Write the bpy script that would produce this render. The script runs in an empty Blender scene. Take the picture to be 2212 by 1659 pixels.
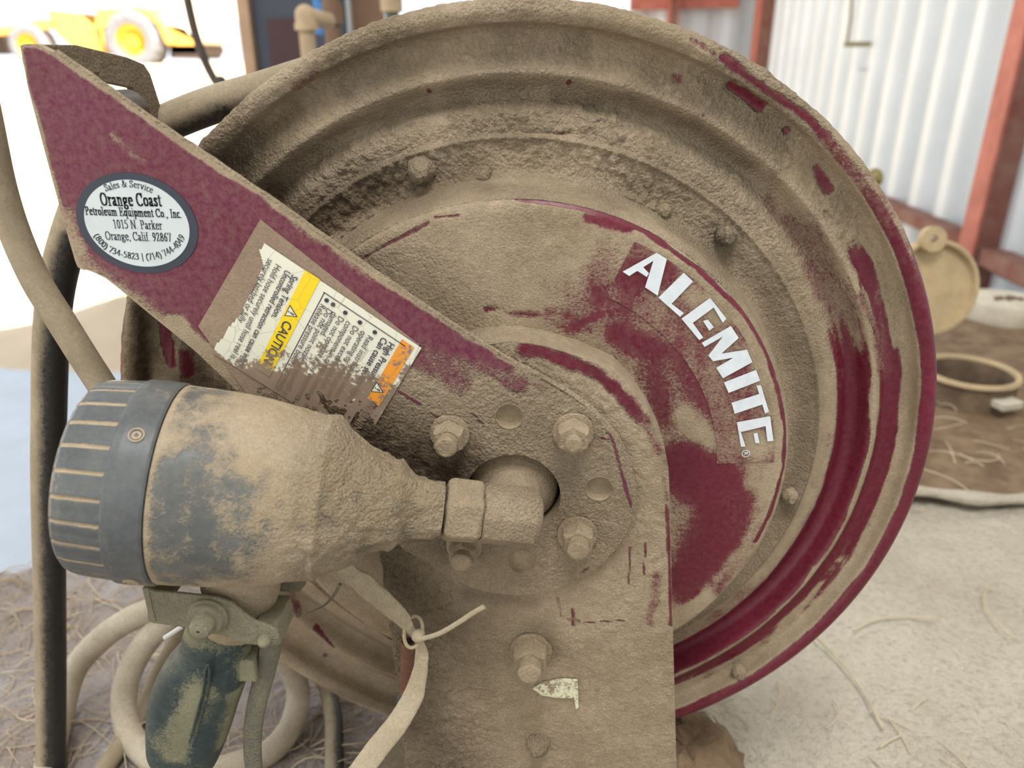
import bpy, bmesh, math, random
import numpy as np
from mathutils import Vector, Matrix

C = bpy.context.scene.collection
scene = bpy.context.scene
rng = np.random.default_rng(7)
random.seed(7)

# ------------------------------------------------------------------ camera, sky, sun, exposure
CAM = np.array([.0177, -.4136, .2134]); PITCH = .4012; YAW = -.0523; FPX = 1659.; WPX, HPX = 2212, 1659
FWD = np.array([math.sin(YAW) * math.cos(PITCH), math.cos(YAW) * math.cos(PITCH), -math.sin(PITCH)])
RGT = np.array([math.cos(YAW), -math.sin(YAW), 0.]); UPV = np.cross(RGT, FWD)
cam_d = bpy.data.cameras.new('camera'); cam = bpy.data.objects.new('camera', cam_d); C.objects.link(cam)
M = Matrix(((RGT[0], UPV[0], -FWD[0], CAM[0]), (RGT[1], UPV[1], -FWD[1], CAM[1]), (RGT[2], UPV[2], -FWD[2], CAM[2]), (0, 0, 0, 1)))
cam.matrix_world = M
cam_d.sensor_width = 36; cam_d.lens = 36 * FPX / WPX; cam_d.clip_start = .01; cam_d.clip_end = 300
cam_d.dof.use_dof = True; cam_d.dof.focus_distance = .40; cam_d.dof.aperture_fstop = 7.5
scene.camera = cam

world = bpy.data.worlds.new('sky'); scene.world = world; world.use_nodes = True
bg = world.node_tree.nodes['Background']; bg.inputs[0].default_value = (.88, .945, 1., 1); bg.inputs[1].default_value = 2.4

sun_d = bpy.data.lights.new('sun', 'SUN'); sun = bpy.data.objects.new('sun', sun_d); C.objects.link(sun)
sun_d.energy = 30.0; sun_d.angle = .01; sun_d.color = (1, .95, .86)
sun.rotation_euler = Vector((.42, -.34, .84)).to_track_quat('Z', 'Y').to_euler()   # shines from behind and to one side of the shed

top_d = bpy.data.lights.new('added_top_light', 'AREA'); top_key = bpy.data.objects.new('added_top_light', top_d); C.objects.link(top_key)  # added overhead key light
top_d.energy = 125; top_d.size = 1.3; top_d.size_y = 1.3; top_d.shape = 'RECTANGLE'; top_d.color = (.96, .98, 1.)
top_key.location = (.2, -1.15, 2.95)

vs = scene.view_settings; scene.display_settings.display_device = 'sRGB'
vs.view_transform = 'Standard'; vs.look = 'None'; vs.gamma = 1; vs.use_curve_mapping = False; vs.exposure = -0.34
scene.cycles.use_denoising = True
scene.cycles.max_bounces = 5; scene.cycles.diffuse_bounces = 3; scene.cycles.use_adaptive_sampling = True; scene.cycles.adaptive_threshold = .025

# ------------------------------------------------------------------ helpers: points
def ray(px, py): return FWD + (px - WPX / 2) / FPX * RGT + (HPX / 2 - py) / FPX * UPV
def aty(px, py, y):
    d = ray(px, py); return CAM + d * (y - CAM[1]) / d[1]
def atz(px, py, z):
    d = ray(px, py); return CAM + d * (z - CAM[2]) / d[2]
def atx(px, py, x):
    d = ray(px, py); return CAM + d * (x - CAM[0]) / d[0]
def mpp(P): return float((np.asarray(P) - CAM) @ FWD) / FPX      # metres per pixel at a point
def A(*v): return np.array(v, float)

def hash3(i):
    i = i.astype(np.int64)
    h = (i[..., 0] * 73856093) ^ (i[..., 1] * 19349663) ^ (i[..., 2] * 83492791)
    h = (h ^ (h >> 13)) * 1274126177 & 0x7fffffff
    h = (h ^ (h >> 16)) & 0xffffff
    return h / float(0xffffff)
def vnoise(P, s):
    P = np.asarray(P, float) * s; i = np.floor(P); f = P - i; f = f * f * (3 - 2 * f); r = 0
    for a in (0, 1):
        for b in (0, 1):
            for c in (0, 1):
                w = (f[..., 0] if a else 1 - f[..., 0]) * (f[..., 1] if b else 1 - f[..., 1]) * (f[..., 2] if c else 1 - f[..., 2])
                r = r + w * hash3(i + np.array([a, b, c]))
    return r
def fbm(P, s, n=3):
    r = 0; t = 0
    for k in range(n): r = r + vnoise(np.asarray(P) + 17.3 * k, s * 2 ** k) / 2 ** k; t += 1 / 2 ** k
    return r / t
def granules(X, size, fill=.8, seed=0.):
    """round crumbs scattered over a surface: height 0..1 for points X (n,2)"""
    X = np.asarray(X, float) / size + seed; i0 = np.floor(X); best = np.zeros(len(X))
    for a in (-1, 0, 1):
        for b in (-1, 0, 1):
            i = i0 + np.array([a, b]); k = np.stack([i[:, 0], i[:, 1], 0 * i[:, 0]], 1); c = i + np.stack([hash3(k), hash3(k + 57)], 1); r = .30 + .42 * hash3(k + 131)
            on = hash3(k + 211) < fill; d = np.hypot(*(X - c).T) / r; best = np.maximum(best, np.where(on, r * 1.5 * np.sqrt(np.clip(1 - d * d, 0, 1)), 0))
    return best
def sstep(a, b, x):
    t = np.clip((x - a) / (b - a), 0, 1); return t * t * (3 - 2 * t)

def spline(pts, n=12, closed=False):
    P = np.array(pts, float); Q = np.vstack([2 * P[0] - P[1], P, 2 * P[-1] - P[-2]]); out = []
    for i in range(1, len(Q) - 2):
        p0, p1, p2, p3 = Q[i - 1], Q[i], Q[i + 1], Q[i + 2]
        for k in range(n):
            t = k / n
            out.append(.5 * (2 * p1 + (p2 - p0) * t + (2 * p0 - 5 * p1 + 4 * p2 - p3) * t * t + (3 * p1 - p0 - 3 * p2 + p3) * t ** 3))
    out.append(P[-1]); return np.array(out)

# ------------------------------------------------------------------ helpers: mesh building
class MB:
    def __init__(s): s.v = []; s.f = []; s.d = []
    def add(s, V, F, d=0.):
        n = len(s.v); s.v += [tuple(map(float, p)) for p in V]; s.f += [tuple(i + n for i in f) for f in F]
        s.d += ([d] * len(V) if np.isscalar(d) else list(d)); return s
    def box(s, c, h, ax=None, d=0.):
        c = A(*c); ax = np.eye(3) if ax is None else np.array(ax, float)
        V = [c + ax[0] * h[0] * i + ax[1] * h[1] * j + ax[2] * h[2] * k for i in (-1, 1) for j in (-1, 1) for k in (-1, 1)]
        return s.add(V, [(0, 1, 3, 2), (4, 6, 7, 5), (0, 4, 5, 1), (2, 3, 7, 6), (0, 2, 6, 4), (1, 5, 7, 3)], d)
    def bar(s, a, b, w, t, up=(0, 0, 1), d=0.):
        a = A(*a); b = A(*b); x = b - a; L = np.linalg.norm(x); x /= L; y = np.cross(A(*up), x); y /= np.linalg.norm(y); z = np.cross(x, y)
        return s.box((a + b) / 2, (L / 2, w / 2, t / 2), (x, y, z), d)
    def tube(s, P, r, seg=16, flat=1., nrm=None, d=0., cap=True):
        P = np.array(P, float); n = len(P); r = np.full(n, r) if np.isscalar(r) else np.array(r, float)
        flat = np.full(n, flat) if np.isscalar(flat) else np.array(flat, float)
        T = np.gradient(P, axis=0); T /= np.linalg.norm(T, axis=1)[:, None]
        u = A(*nrm) if nrm is not None else (A(0, 0, 1) if abs(T[0][2]) < .9 else A(0, 1, 0))
        V = []
        for i in range(n):
            u = u - T[i] * (u @ T[i]); u /= np.linalg.norm(u); w = np.cross(T[i], u)
            for k in range(seg):
                a = 2 * math.pi * k / seg; V.append(P[i] + r[i] * (u * math.cos(a) * flat[i] + w * math.sin(a)))
        F = [(i * seg + k, i * seg + (k + 1) % seg, (i + 1) * seg + (k + 1) % seg, (i + 1) * seg + k) for i in range(n - 1) for k in range(seg)]
        if cap: F += [tuple(range(seg))[::-1], tuple((n - 1) * seg + k for k in range(seg))]
        return s.add(V, F, d)
    def lathe(s, O, ax, prof, seg=32, up=(0, 0, 1), d=0., rfun=None, capa=False, capb=False):
        O = A(*O); ax = A(*ax); ax /= np.linalg.norm(ax); up = (1, 0, 0) if abs(A(*up) @ ax) > .99 * np.linalg.norm(up) else up; u = A(*up) - ax * (A(*up) @ ax); u /= np.linalg.norm(u); w = np.cross(ax, u)
        V = []
        for (t, r) in prof:
            for k in range(seg):
                a = 2 * math.pi * k / seg; rr = r if rfun is None else rfun(t, r, a)
                V.append(O + ax * t + rr * (u * math.cos(a) + w * math.sin(a)))
        n = len(prof)
        F = [(i * seg + k, i * seg + (k + 1) % seg, (i + 1) * seg + (k + 1) % seg, (i + 1) * seg + k) for i in range(n - 1) for k in range(seg)]
        if capa: F.append(tuple(range(seg))[::-1])
        if capb: F.append(tuple((n - 1) * seg + k for k in range(seg)))
        return s.add(V, F, d)
    def prism(s, poly, vec, d=0.):
        n = len(poly); V = [A(*p) for p in poly] + [A(*p) + A(*vec) for p in poly]
        F = [tuple(range(n)), tuple(range(2 * n - 1, n - 1, -1))] + [(i, i + n, (i + 1) % n + n, (i + 1) % n) for i in range(n)]
        return s.add(V, F, d)
    def sphere(s, c, r, seg=16, sc=(1, 1, 1), d=0.):
        c = A(*c); rings = seg // 2; V = []; F = []
        for i in range(rings + 1):
            th = math.pi * i / rings
            for k in range(seg):
                a = 2 * math.pi * k / seg; V.append(c + r * A(math.sin(th) * math.cos(a) * sc[0], math.sin(th) * math.sin(a) * sc[1], math.cos(th) * sc[2]))
        F = [(i * seg + k, (i + 1) * seg + k, (i + 1) * seg + (k + 1) % seg, i * seg + (k + 1) % seg) for i in range(rings) for k in range(seg)]
        return s.add(V, F, d)

ORIG = {}
def setp(o, label=None, cat=None, group=None, kind=None):
    if label: o['label'] = label
    if cat: o['category'] = cat
    if group: o['group'] = group
    if kind: o['kind'] = kind
    return o
def thing(name, loc, label, cat, group=None):
    o = bpy.data.objects.new(name, None); C.objects.link(o); o.location = loc; o.empty_display_size = .02; ORIG[o.name] = A(*loc)
    return setp(o, label, cat, group)
def build(name, V, F, mat, parent=None, dust=None, smooth=True, crust=None, oil=None, bevel=0, loc=None, sharp=35, fix=True, **kw):
    V = np.asarray(V, float)
    og = ORIG[parent.name] if parent is not None else (A(*loc) if loc is not None else np.zeros(3))
    me = bpy.data.meshes.new(name); me.from_pydata((V - og).tolist(), [], [tuple(map(int, f)) for f in F]); 
    if fix:
        bm = bmesh.new(); bm.from_mesh(me); bmesh.ops.recalc_face_normals(bm, faces=bm.faces[:]); bm.to_mesh(me); bm.free()
    me.materials.append(mat)
    for nm, val in (('dust', dust), ('crust', crust), ('oil', oil)):
        if val is not None:
            at = me.attributes.new(nm, 'FLOAT', 'POINT'); a = np.full(len(V), val, np.float32) if np.isscalar(val) else np.asarray(val, np.float32); at.data.foreach_set('value', a)
    o = bpy.data.objects.new(name, me); C.objects.link(o); ORIG[o.name] = og
    if parent is not None: o.parent = parent
    elif loc is not None: o.location = loc
    if smooth:
        me.polygons.foreach_set('use_smooth', [True] * len(me.polygons)); 
        if sharp: me.set_sharp_from_angle(angle=math.radians(sharp))
    if bevel:
        b = o.modifiers.new('bevel', 'BEVEL'); b.width = bevel; b.segments = 2; b.limit_method = 'ANGLE'; b.angle_limit = math.radians(40)
    return setp(o, **kw)
def mb(name, m, mat, parent=None, **kw):
    if 'dust' not in kw: kw['dust'] = m.d
    return build(name, m.v, m.f, mat, parent, **kw)

# ------------------------------------------------------------------ materials
def lin(c):
    return tuple(((x / 255) / 12.92 if x / 255 <= .04045 else ((x / 255 + .055) / 1.055) ** 2.4) for x in c) + (1.,)
class NT:
    def __init__(s, name):
        s.m = bpy.data.materials.new(name); s.m.use_nodes = True; s.t = s.m.node_tree; s.b = s.t.nodes['Principled BSDF']
        s.co = s.n('ShaderNodeTexCoord').outputs['Object']
    def n(s, k, **kw):
        x = s.t.nodes.new(k)
        for a, b in kw.items(): setattr(x, a, b)
        return x
    def l(s, a, b): s.t.links.new(a, b)
    def set(s, sock, v):
        if hasattr(v, 'links') or hasattr(v, 'is_linked'): s.l(v, sock)
        else: sock.default_value = v
    def math(s, op, a, b=0., c=0., clamp=False):
        x = s.n('ShaderNodeMath', operation=op); x.use_clamp = clamp
        for i, v in enumerate((a, b, c)): s.set(x.inputs[i], v)
        return x.outputs[0]
    def noise(s, sc, det=3., rough=.6, stretch=None, co=None):
        x = s.n('ShaderNodeTexNoise'); x.inputs['Scale'].default_value = sc; x.inputs['Detail'].default_value = det; x.inputs['Roughness'].default_value = rough
        c = co or s.co
        if stretch is not None:
            mp = s.n('ShaderNodeMapping'); mp.inputs['Scale'].default_value = stretch[0]; mp.inputs['Rotation'].default_value = stretch[1]; s.l(c, mp.inputs[0]); c = mp.outputs[0]
        s.l(c, x.inputs['Vector']); return x.outputs['Fac']
    def mix(s, f, a, b):
        x = s.n('ShaderNodeMix', data_type='RGBA'); s.set(x.inputs['Factor'], f); s.set(x.inputs['A'], a); s.set(x.inputs['B'], b); return x.outputs['Result']
    def attr(s, nm): return s.n('ShaderNodeAttribute', attribute_name=nm).outputs['Fac']
    def ramp(s, f, a, b): 
        x = s.n('ShaderNodeMapRange'); s.set(x.inputs[0], f); x.inputs[1].default_value = a; x.inputs[2].default_value = b; return x.outputs[0]

DUST = lin((179, 159, 132)); DUST2 = lin((154, 136, 109)); DUST3 = lin((180, 162, 136)); OIL_SHADE = lin((72, 54, 38))
MAROON = lin((92, 6, 36))

def dusty(name, paint, dust=DUST, dust2=DUST2, rough=.35, amp=1.0, k=2.2, crumb=1.0, paint2=None, metal=0., scale=1., soft_noise=60., fm=.05):
    s = NT(name)
    a = s.attr('dust'); oil = s.attr('oil'); n1 = s.noise(soft_noise * scale, 4., .7); n2 = s.noise(620 * scale, 2., .75); n3 = s.noise(90 * scale, 3, .65, ((1, 1, .16), (0, .6, 0)))
    n = s.math('ADD', s.math('MULTIPLY', n1, .36), s.math('ADD', s.math('MULTIPLY', n2, .40), s.math('MULTIPLY', n3, .24)))
    n = s.math('MULTIPLY', s.math('SUBTRACT', n, .5), 2.9 * amp)
    f = s.math('MULTIPLY_ADD', s.math('SUBTRACT', s.math('ADD', s.math('MULTIPLY_ADD', a, 1.7, -.35), n), .5), k, .5, True)
    dv = s.noise(22 * scale, 3., .65); df = n2; dg = s.noise(160 * scale, 3., .7)
    dc = s.mix(s.ramp(dv, .35, .65), dust, dust2); dc = s.mix(s.math('MULTIPLY', s.ramp(df, .35, .7), .40), dc, tuple(x * .55 for x in dust2[:3]) + (1,))
    dc = s.mix(s.math('MULTIPLY', s.ramp(dg, .5, .75), .35), dc, tuple(min(1, x * 1.25) for x in dust[:3]) + (1,))
    dc = s.mix(s.math('MULTIPLY', s.math('ADD', oil, s.math('MULTIPLY', s.math('SUBTRACT', dg, .5), s.math('MULTIPLY', oil, 1.5)), 0, True), .92), dc, OIL_SHADE)  # dark brown for oil-soaked dirt, also used to paint shade on the reel
    p2 = paint2 or tuple(min(1, x * 1.25 + .003) for x in paint[:3]) + (1,)
    pc = s.mix(s.ramp(dv, .45, .75), paint, p2)
    film = s.math('MULTIPLY', s.ramp(s.noise(300 * scale, 3., .8), .3, .8), s.math('MULTIPLY_ADD', a, .5, fm))
    pc = s.mix(film, pc, dust)
    s.l(s.mix(f, pc, dc), s.b.inputs['Base Color'])
    s.l(s.math('MULTIPLY_ADD', f, .95 - rough, rough), s.b.inputs['Roughness'])
    if metal: s.l(s.math('MULTIPLY', s.math('SUBTRACT', 1., f), metal), s.b.inputs['Metallic'])
    s.b.inputs['Specular IOR Level'].default_value = .3
    # crumbly relief of the dirt layer
    v = s.n('ShaderNodeTexVoronoi', feature='F1'); v.inputs['Scale'].default_value = 600 * scale; s.l(s.co, v.inputs['Vector'])
    g = s.noise(1150 * scale, 2., .8); cr = s.attr('crust')
    h1 = s.math('MULTIPLY', s.math('MULTIPLY_ADD', s.math('SUBTRACT', 1., v.outputs['Distance']), s.math('MULTIPLY', cr, 1.1), s.math('MULTIPLY', g, s.math('MULTIPLY_ADD', cr, .9, .30))), f)
    h = s.math('MULTIPLY_ADD', f, .10, s.math('MULTIPLY', h1, crumb))
    bp = s.n('ShaderNodeBump'); bp.inputs['Strength'].default_value = 1.; bp.inputs['Distance'].default_value = .0020; s.l(h, bp.inputs['Height']); s.l(bp.outputs[0], s.b.inputs['Normal'])
    return s.m
def plain(name, col, rough=.6, metal=0., var=.25, scale=30., bump=0., bscale=200., col2=None):
    s = NT(name); c2 = col2 or tuple(x * (1 - var) for x in col[:3]) + (1,)
    s.l(s.mix(s.ramp(s.noise(scale, 4., .65), .35, .65), col, c2), s.b.inputs['Base Color']); s.b.inputs['Roughness'].default_value = rough; s.b.inputs['Metallic'].default_value = metal
    if bump:
        bp = s.n('ShaderNodeBump'); bp.inputs['Distance'].default_value = bump; s.l(s.noise(bscale, 4., .7), bp.inputs['Height']); s.l(bp.outputs[0], s.b.inputs['Normal'])
    return s.m

m_paint = dusty('maroon_paint_under_dust', MAROON, k=1.5, amp=1.3, fm=.09)
m_arm = dusty('scuffed_maroon_paint_under_dust', lin((98, 22, 54)), rough=.42, paint2=lin((90, 10, 42)), fm=.16)
m_bolt = dusty('dusty_bolt_steel', lin((70, 60, 52)), rough=.5, metal=.3)
m_fit = dusty('dusty_fitting_metal', lin((120, 116, 100)), rough=.5)
m_noz = dusty('grey_plastic_under_dust', lin((86, 88, 86)), DUST3, lin((166, 146, 116)), rough=.42, paint2=lin((106, 108, 104)), soft_noise=110., k=1.5, amp=1.3)
m_grip = dusty('dark_green_grip_under_dust', lin((30, 48, 52)), lin((146, 142, 114)), lin((130, 127, 100)), rough=.45, k=2., amp=1.1)
m_steel = dusty('dusty_grey_steel', lin((96, 94, 86)), lin((146, 138, 114)), lin((128, 120, 98)), rough=.5, metal=.2)
m_hose = dusty('black_rubber_hose_under_dust', lin((34, 33, 34)), lin((166, 150, 124)), lin((146, 131, 107)), rough=.5, crumb=.15, k=1.6, amp=.7)
m_strap = dusty('dust_caked_strap', lin((110, 96, 74)), lin((194, 178, 150)), lin((176, 160, 132)), crumb=.5)
m_rust = dusty('rusty_brown_tube', lin((104, 66, 50)), rough=.7, paint2=lin((136, 92, 70)))
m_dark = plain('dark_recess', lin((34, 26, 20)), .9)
m_white = plain('white_lettering_film', lin((222, 226, 228)), .5, var=.12, scale=120)
m_black = plain('dark_print', lin((40, 40, 50)), .6, var=.1)

# ------------------------------------------------------------------ dirt, and some shade, painted on real surfaces: strokes given on a plane y=const
def strokes(P, base, lst, y):
    """P (n,3); each stroke = (pixel polyline on the plane y, width px, value, softness) -> mask amount per vertex."""
    d = np.full(len(P), base, float) if np.isscalar(base) else np.array(base, float)
    X = P[:, [0, 2]]; wob = .0022 * (fbm(P, 160., 3) - .5) * 2
    for st in lst:
        pts, w, val = st[:3]; soft = st[3] if len(st) > 3 else .8
        Q = [aty(a, b, y) for a, b in pts]; sc = mpp(Q[0]); Q = np.array(Q)[:, [0, 2]]
        if len(Q) == 1: Q = np.vstack([Q, Q + 1e-5])
        dm = np.full(len(P), 9.)
        for a, b in zip(Q[:-1], Q[1:]):
            ab = b - a; t = np.clip(((X - a) @ ab) / (ab @ ab), 0, 1); dm = np.minimum(dm, np.hypot(*(X - a - t[:, None] * ab).T))
        w *= sc; f = 1 - sstep(w * (1 - soft), w * (1 + soft * .6), dm + wob * min(1, w / .004))
        d = d + (val - d) * f
    return d

# ------------------------------------------------------------------ the setting
def grid(x0, x1, y0, y1, nx, ny, zf):
    X, Y = np.meshgrid(np.linspace(x0, x1, nx), np.linspace(y0, y1, ny)); V = np.stack([X.ravel(), Y.ravel(), np.zeros(X.size)], 1); V[:, 2] = zf(V[:, 0], V[:, 1])
    F = [(j * nx + i, j * nx + i + 1, (j + 1) * nx + i + 1, (j + 1) * nx + i) for j in range(ny - 1) for i in range(nx - 1)]
    return V, F
FLOOR = -1.1
m_soil = plain('sunlit_pale_soil', lin((196, 176, 150)), .95, var=.2, scale=2.)
m_conc = plain('pale_concrete', lin((176, 182, 190)), .7, var=.12, scale=4.)
def zt(x, y):
    P = np.stack([x, y, 0 * x], 1)
    z = FLOOR - .03 + 1.13 * sstep(4, 30, y) ** .8 + .10 * (fbm(P, .8, 3) - .5)
    z += .34 * np.exp(-(((x + 3.3) / .55) ** 2 + ((y - 3.7) / .35) ** 2)) + .36 * np.exp(-(((x + 2.0) / .5) ** 2 + ((y - 3.25) / .3) ** 2))
    return z
V, F = grid(-40, 25, -6, 60, 131, 160, zt); build('ground', V, F, m_soil, sharp=0, kind='structure')
V, F = grid(-2.6, 2.6, -4, 2.75, 40, 40, lambda x, y: FLOOR + .0 * x); build('floor', V, F, m_conc, sharp=0, kind='structure')

m_tin = plain('pale_corrugated_sheet', lin((214, 218, 220)), .42, .15, var=.08, scale=3.)
def corrugated(name, p0, p1, z0, z1, pitch, depth, out):
    p0 = A(*p0, 0); p1 = A(*p1, 0); L = np.linalg.norm(p1 - p0); u = (p1 - p0) / L; nrm = A(*out, 0); n = int(L / pitch * 14); V = []
    for z in (z0, z1):
        for i in range(n + 1):
            s = i / n * L; w = math.sin(2 * math.pi * s / pitch); w = max(-1, min(1, w * 1.5)); V.append(p0 + u * s + nrm * depth * w + A(0, 0, z))
    F = [(i, i + 1, n + 2 + i, n + 1 + i) for i in range(n)]
    o = build(name, V, F, m_tin, sharp=0, kind='structure'); return o
WX = 1.75
corrugated('wall_right', (WX, -4), (WX, 6.75), FLOOR, 3.0, .27, .042, (-1, 0))
corrugated('wall_front_block', (-1.9, -3.6), (WX, -3.6), FLOOR, 3.0, .27, .02, (0, 1))  # unseen wall behind the camera, added to cut frontal sky light
corrugated('wall_back', (.62, 6.75), (WX, 6.75), FLOOR, 3.0, .27, .012, (0, -1))
m_roof = plain('weathered_roof_sheet', lin((150, 150, 148)), .7)
m = MB(); m.prism([(-2.1, -5, 3.02), (1.95, -5, 3.02), (1.95, 6.85, 3.02), (.45, 6.85, 3.02), (.45, 1.5, 3.02), (-2.1, 1.5, 3.02)], (0, 0, .06)); build('ceiling', m.v, m.f, m_roof, smooth=False, kind='structure')
m_oxide = plain('red_oxide_steel', lin((190, 112, 94)), .6, var=.25, scale=9., col2=lin((164, 90, 74)))
m_oxdust = plain('dusty_red_oxide_steel', lin((138, 104, 88)), .8, scale=7., col2=lin((120, 66, 54)))

def column(name, x0, x1, y0, y1, z1, label, group=None):
    t = thing(name, ((x0 + x1) / 2, (y0 + y1) / 2, FLOOR), label, 'column', group)
    m = MB(); cx, cy = (x0 + x1) / 2, (y0 + y1) / 2
    m.box((x0 + .006, cy, (z1 + FLOOR) / 2), (.006, (y1 - y0) / 2, (z1 - FLOOR) / 2)); m.box((x1 - .006, cy, (z1 + FLOOR) / 2), (.006, (y1 - y0) / 2, (z1 - FLOOR) / 2))
    mb('flange', m, m_oxide, t, smooth=False)
    m = MB(); m.box((cx, y0 + .012, (z1 + FLOOR) / 2), ((x1 - x0) / 2 - .012, .006, (z1 - FLOOR) / 2)); mb('web', m, m_oxdust, t, smooth=False)
    m = MB(); m.box((cx, cy, FLOOR + .008), ((x1 - x0) * .8, (y1 - y0) * .9, .008)); mb('base_plate', m, m_oxdust, t, smooth=False)
    return t
pr = aty(2096, 560, 2.55); column('steel_column', pr[0], pr[0] + .15, 2.55, 2.66, 3.0, 'salmon red steel column nearest along the corrugated wall, beside the tilted round lid')
pc = aty(1632, 120, 6.3); column('steel_column', pc[0], pc[0] + .21, 6.3, 6.5, 3.0, 'red oxide steel column at the far corner of the corrugated wall')
pm = aty(1446, 30, 6.55); column('steel_column', pm[0], pm[0] + .075, 6.55, 6.68, 3.0, 'slim red steel column on the far end wall, above the reel rim')
zr = atx(2100, 520, WX - .06)[2]
def girt(name, a, b, w, h, label):
    m = MB(); m.bar(a, b, w, h); m.bar((a[0], a[1], a[2] - h * .55), (b[0], b[1], b[2] - h * .55), w * .25, h * .6); return mb(name, m, m_oxdust, loc=None, smooth=False, label=label, cat='rail')
girt('wall_rail', (WX - .075, 2.67, zr), (WX - .075, 6.6, zr), .09, .05, 'dusty red steel rail running along the foot of the corrugated wall')
zr2 = aty(2205, 560, 2.5)[2]
girt('wall_rail', (WX - .07, .9, zr2), (WX - .07, 2.54, zr2), .09, .06, 'short red rail right of the salmon column, at the photo edge')
zr3 = aty(1450, 2, 6.6)[2]
m = MB(); m.bar((.62, 6.66, zr3), (WX - .25, 6.66, zr3 + .02), .06, .13); mb('wall_rail', m, m_oxide, smooth=False, label='orange red rail high across the far end wall', cat='rail')

m_brass = plain('yellowed_bracket', lin((150, 136, 84)), .6)
t = thing('wall_hook', aty(1850, 95, 4.2), 'thin yellowish wall hook with two small bars on the corrugated wall', 'hook')
m = MB(); yh = 4.2
m.tube([aty(1843, -60, yh), aty(1838, 40, yh), aty(1830, 92, yh)], .008, 8); mb('rod', m, m_brass, t)
m = MB(); m.tube([aty(1824, 96, yh), aty(1893, 95, yh)], .012, 8); mb('bar', m, m_brass, t)
m = MB(); m.tube([aty(1852, 149, yh), aty(1886, 149, yh)], .008, 8); m.tube([aty(1890, 95, yh), aty(1886, 149, yh)], .004, 6); mb('bar', m, m_tin, t)

# raised bench the reel stands on: pale dusty top, straw-strewn to the left
BENCH = -.30
def bench_edge(x): return np.where(x < -.15, .26 + (x + .5) * .35 + .02 * np.sin(x * 23), .43)
def zb(x, y):
    P = np.stack([x, y, 0 * x], 1); e = np.where(x < -.1, .26 + (x + .5) * .35, .26 + .4 * .35 + (x + .1) * .6) + .05 * (fbm(P, 6., 3) - .5)
    e = np.minimum(e, .47)
    drop = sstep(0, .22, y - e) * (x < .25); z = BENCH - .75 * drop * (1 - sstep(.05, .25, x))
    left = 1 - sstep(-.2, .1, x)
    return z + (.010 + .014 * left) * (fbm(P, 14., 4) - .5) + .004 * (fbm(P, 90., 2) - .5) + left * .02 * (fbm(P + 5, 6., 2) - .5)
V, F = grid(-.85, 1.15, -.55, .52, 380, 210, zb)
s = NT('pale_dust_and_straw'); n1 = s.noise(9, 5., .65); n2 = s.noise(140, 4., .7)
cx = s.attr('dust'); c = s.mix(s.ramp(n1, .35, .65), lin((216, 204, 182)), lin((198, 184, 162))); cl = s.mix(s.ramp(n1, .35, .65), lin((186, 176, 172)), lin((166, 150, 138)))
c = s.mix(cx, c, cl); c = s.mix(s.math('MULTIPLY', s.ramp(n2, .5, .75), .35), c, lin((120, 100, 80))); s.l(c, s.b.inputs['Base Color']); s.b.inputs['Roughness'].default_value = .95
bp = s.n('ShaderNodeBump'); bp.inputs['Distance'].default_value = .012; s.l(s.math('ADD', n2, s.noise(40, 3.)), bp.inputs['Height']); s.l(bp.outputs[0], s.b.inputs['Normal'])
m_bench = s.m
build('bench_top', V, F, m_bench, dust=1 - sstep(-.12, .12, V[:, 0]), sharp=0, kind='structure')
# tank deck behind: brown dusty top with a thin pale lip along its front edge
m_deck = plain('brown_dusty_deck', lin((140, 116, 88)), .95, var=.35, scale=24., bump=.006, bscale=110., col2=lin((106, 82, 60)))
DECK = -.288
V, F = grid(.16, 1.25, .44, 1.32, 160, 130, lambda x, y: DECK + .010 * (fbm(np.stack([x, y, 0 * x], 1), 16., 4) - .5))
build('tank_deck', V, F, m_deck, sharp=0, kind='structure')
m = MB(); m.box((.7, .88, DECK - .42), (.545, .435, .40)); mb('tank_body', m, m_deck, smooth=False, kind='structure')
m = MB(); P = spline([(x, .437 + .006 * math.sin(x * 31) + .015 * (x - .5), DECK + .001 + .004 * math.sin(x * 17)) for x in np.linspace(.14, 1.2, 14)], 6)
m.tube(P, .009 + .002 * np.sin(np.arange(len(P)) * .9), 10, flat=.8, d=1.); mb('trim_1', m, m_bench, kind='structure', dust=0.)

# ------------------------------------------------------------------ hose reel
REEL = thing('hose_reel', (0, .05, BENCH), 'large maroon hose reel caked in tan dust, white lettering on its round hub', 'hose reel')

def lathe_disc(prof, nseg, a0=0):
    """dense lathe about the Y axis; prof list of (r, y) resampled"""
    prof = np.array(prof, float); th = np.linspace(0, 2 * math.pi, nseg, endpoint=False)
    R = prof[:, 0][:, None]; Y = prof[:, 1][:, None] + 0 * th[None]
    V = np.stack([R * np.cos(th), Y, R * np.sin(th)], -1).reshape(-1, 3); n = len(prof)
    i, k = np.meshgrid(np.arange(n - 1), np.arange(nseg), indexing='ij'); k2 = (k + 1) % nseg
    F = np.stack([i * nseg + k, (i + 1) * nseg + k, (i + 1) * nseg + k2, i * nseg + k2], -1).reshape(-1, 4)
    return V, F
key = [(.020, -.0335), (.144, -.0335), (.1478, -.0328), (.1505, -.0300), (.1525, -.0250), (.1540, -.014), (.1560, -.0045), (.1595, -.0008), (.164, 0), (.1745, .0004), (.1762, -.0014), (.1775, .0016),
       (.181, .0022), (.186, .0030), (.190, .0060), (.194, .0095), (.1975, .0100), (.2010, .0075), (.2045, .0010), (.2070, -.0012), (.2095, .0002), (.213, .0030), (.219, .0042), (.2245, .0044), (.2268, .0042), (.2283, .0022), (.2292, -.0022)]
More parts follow.
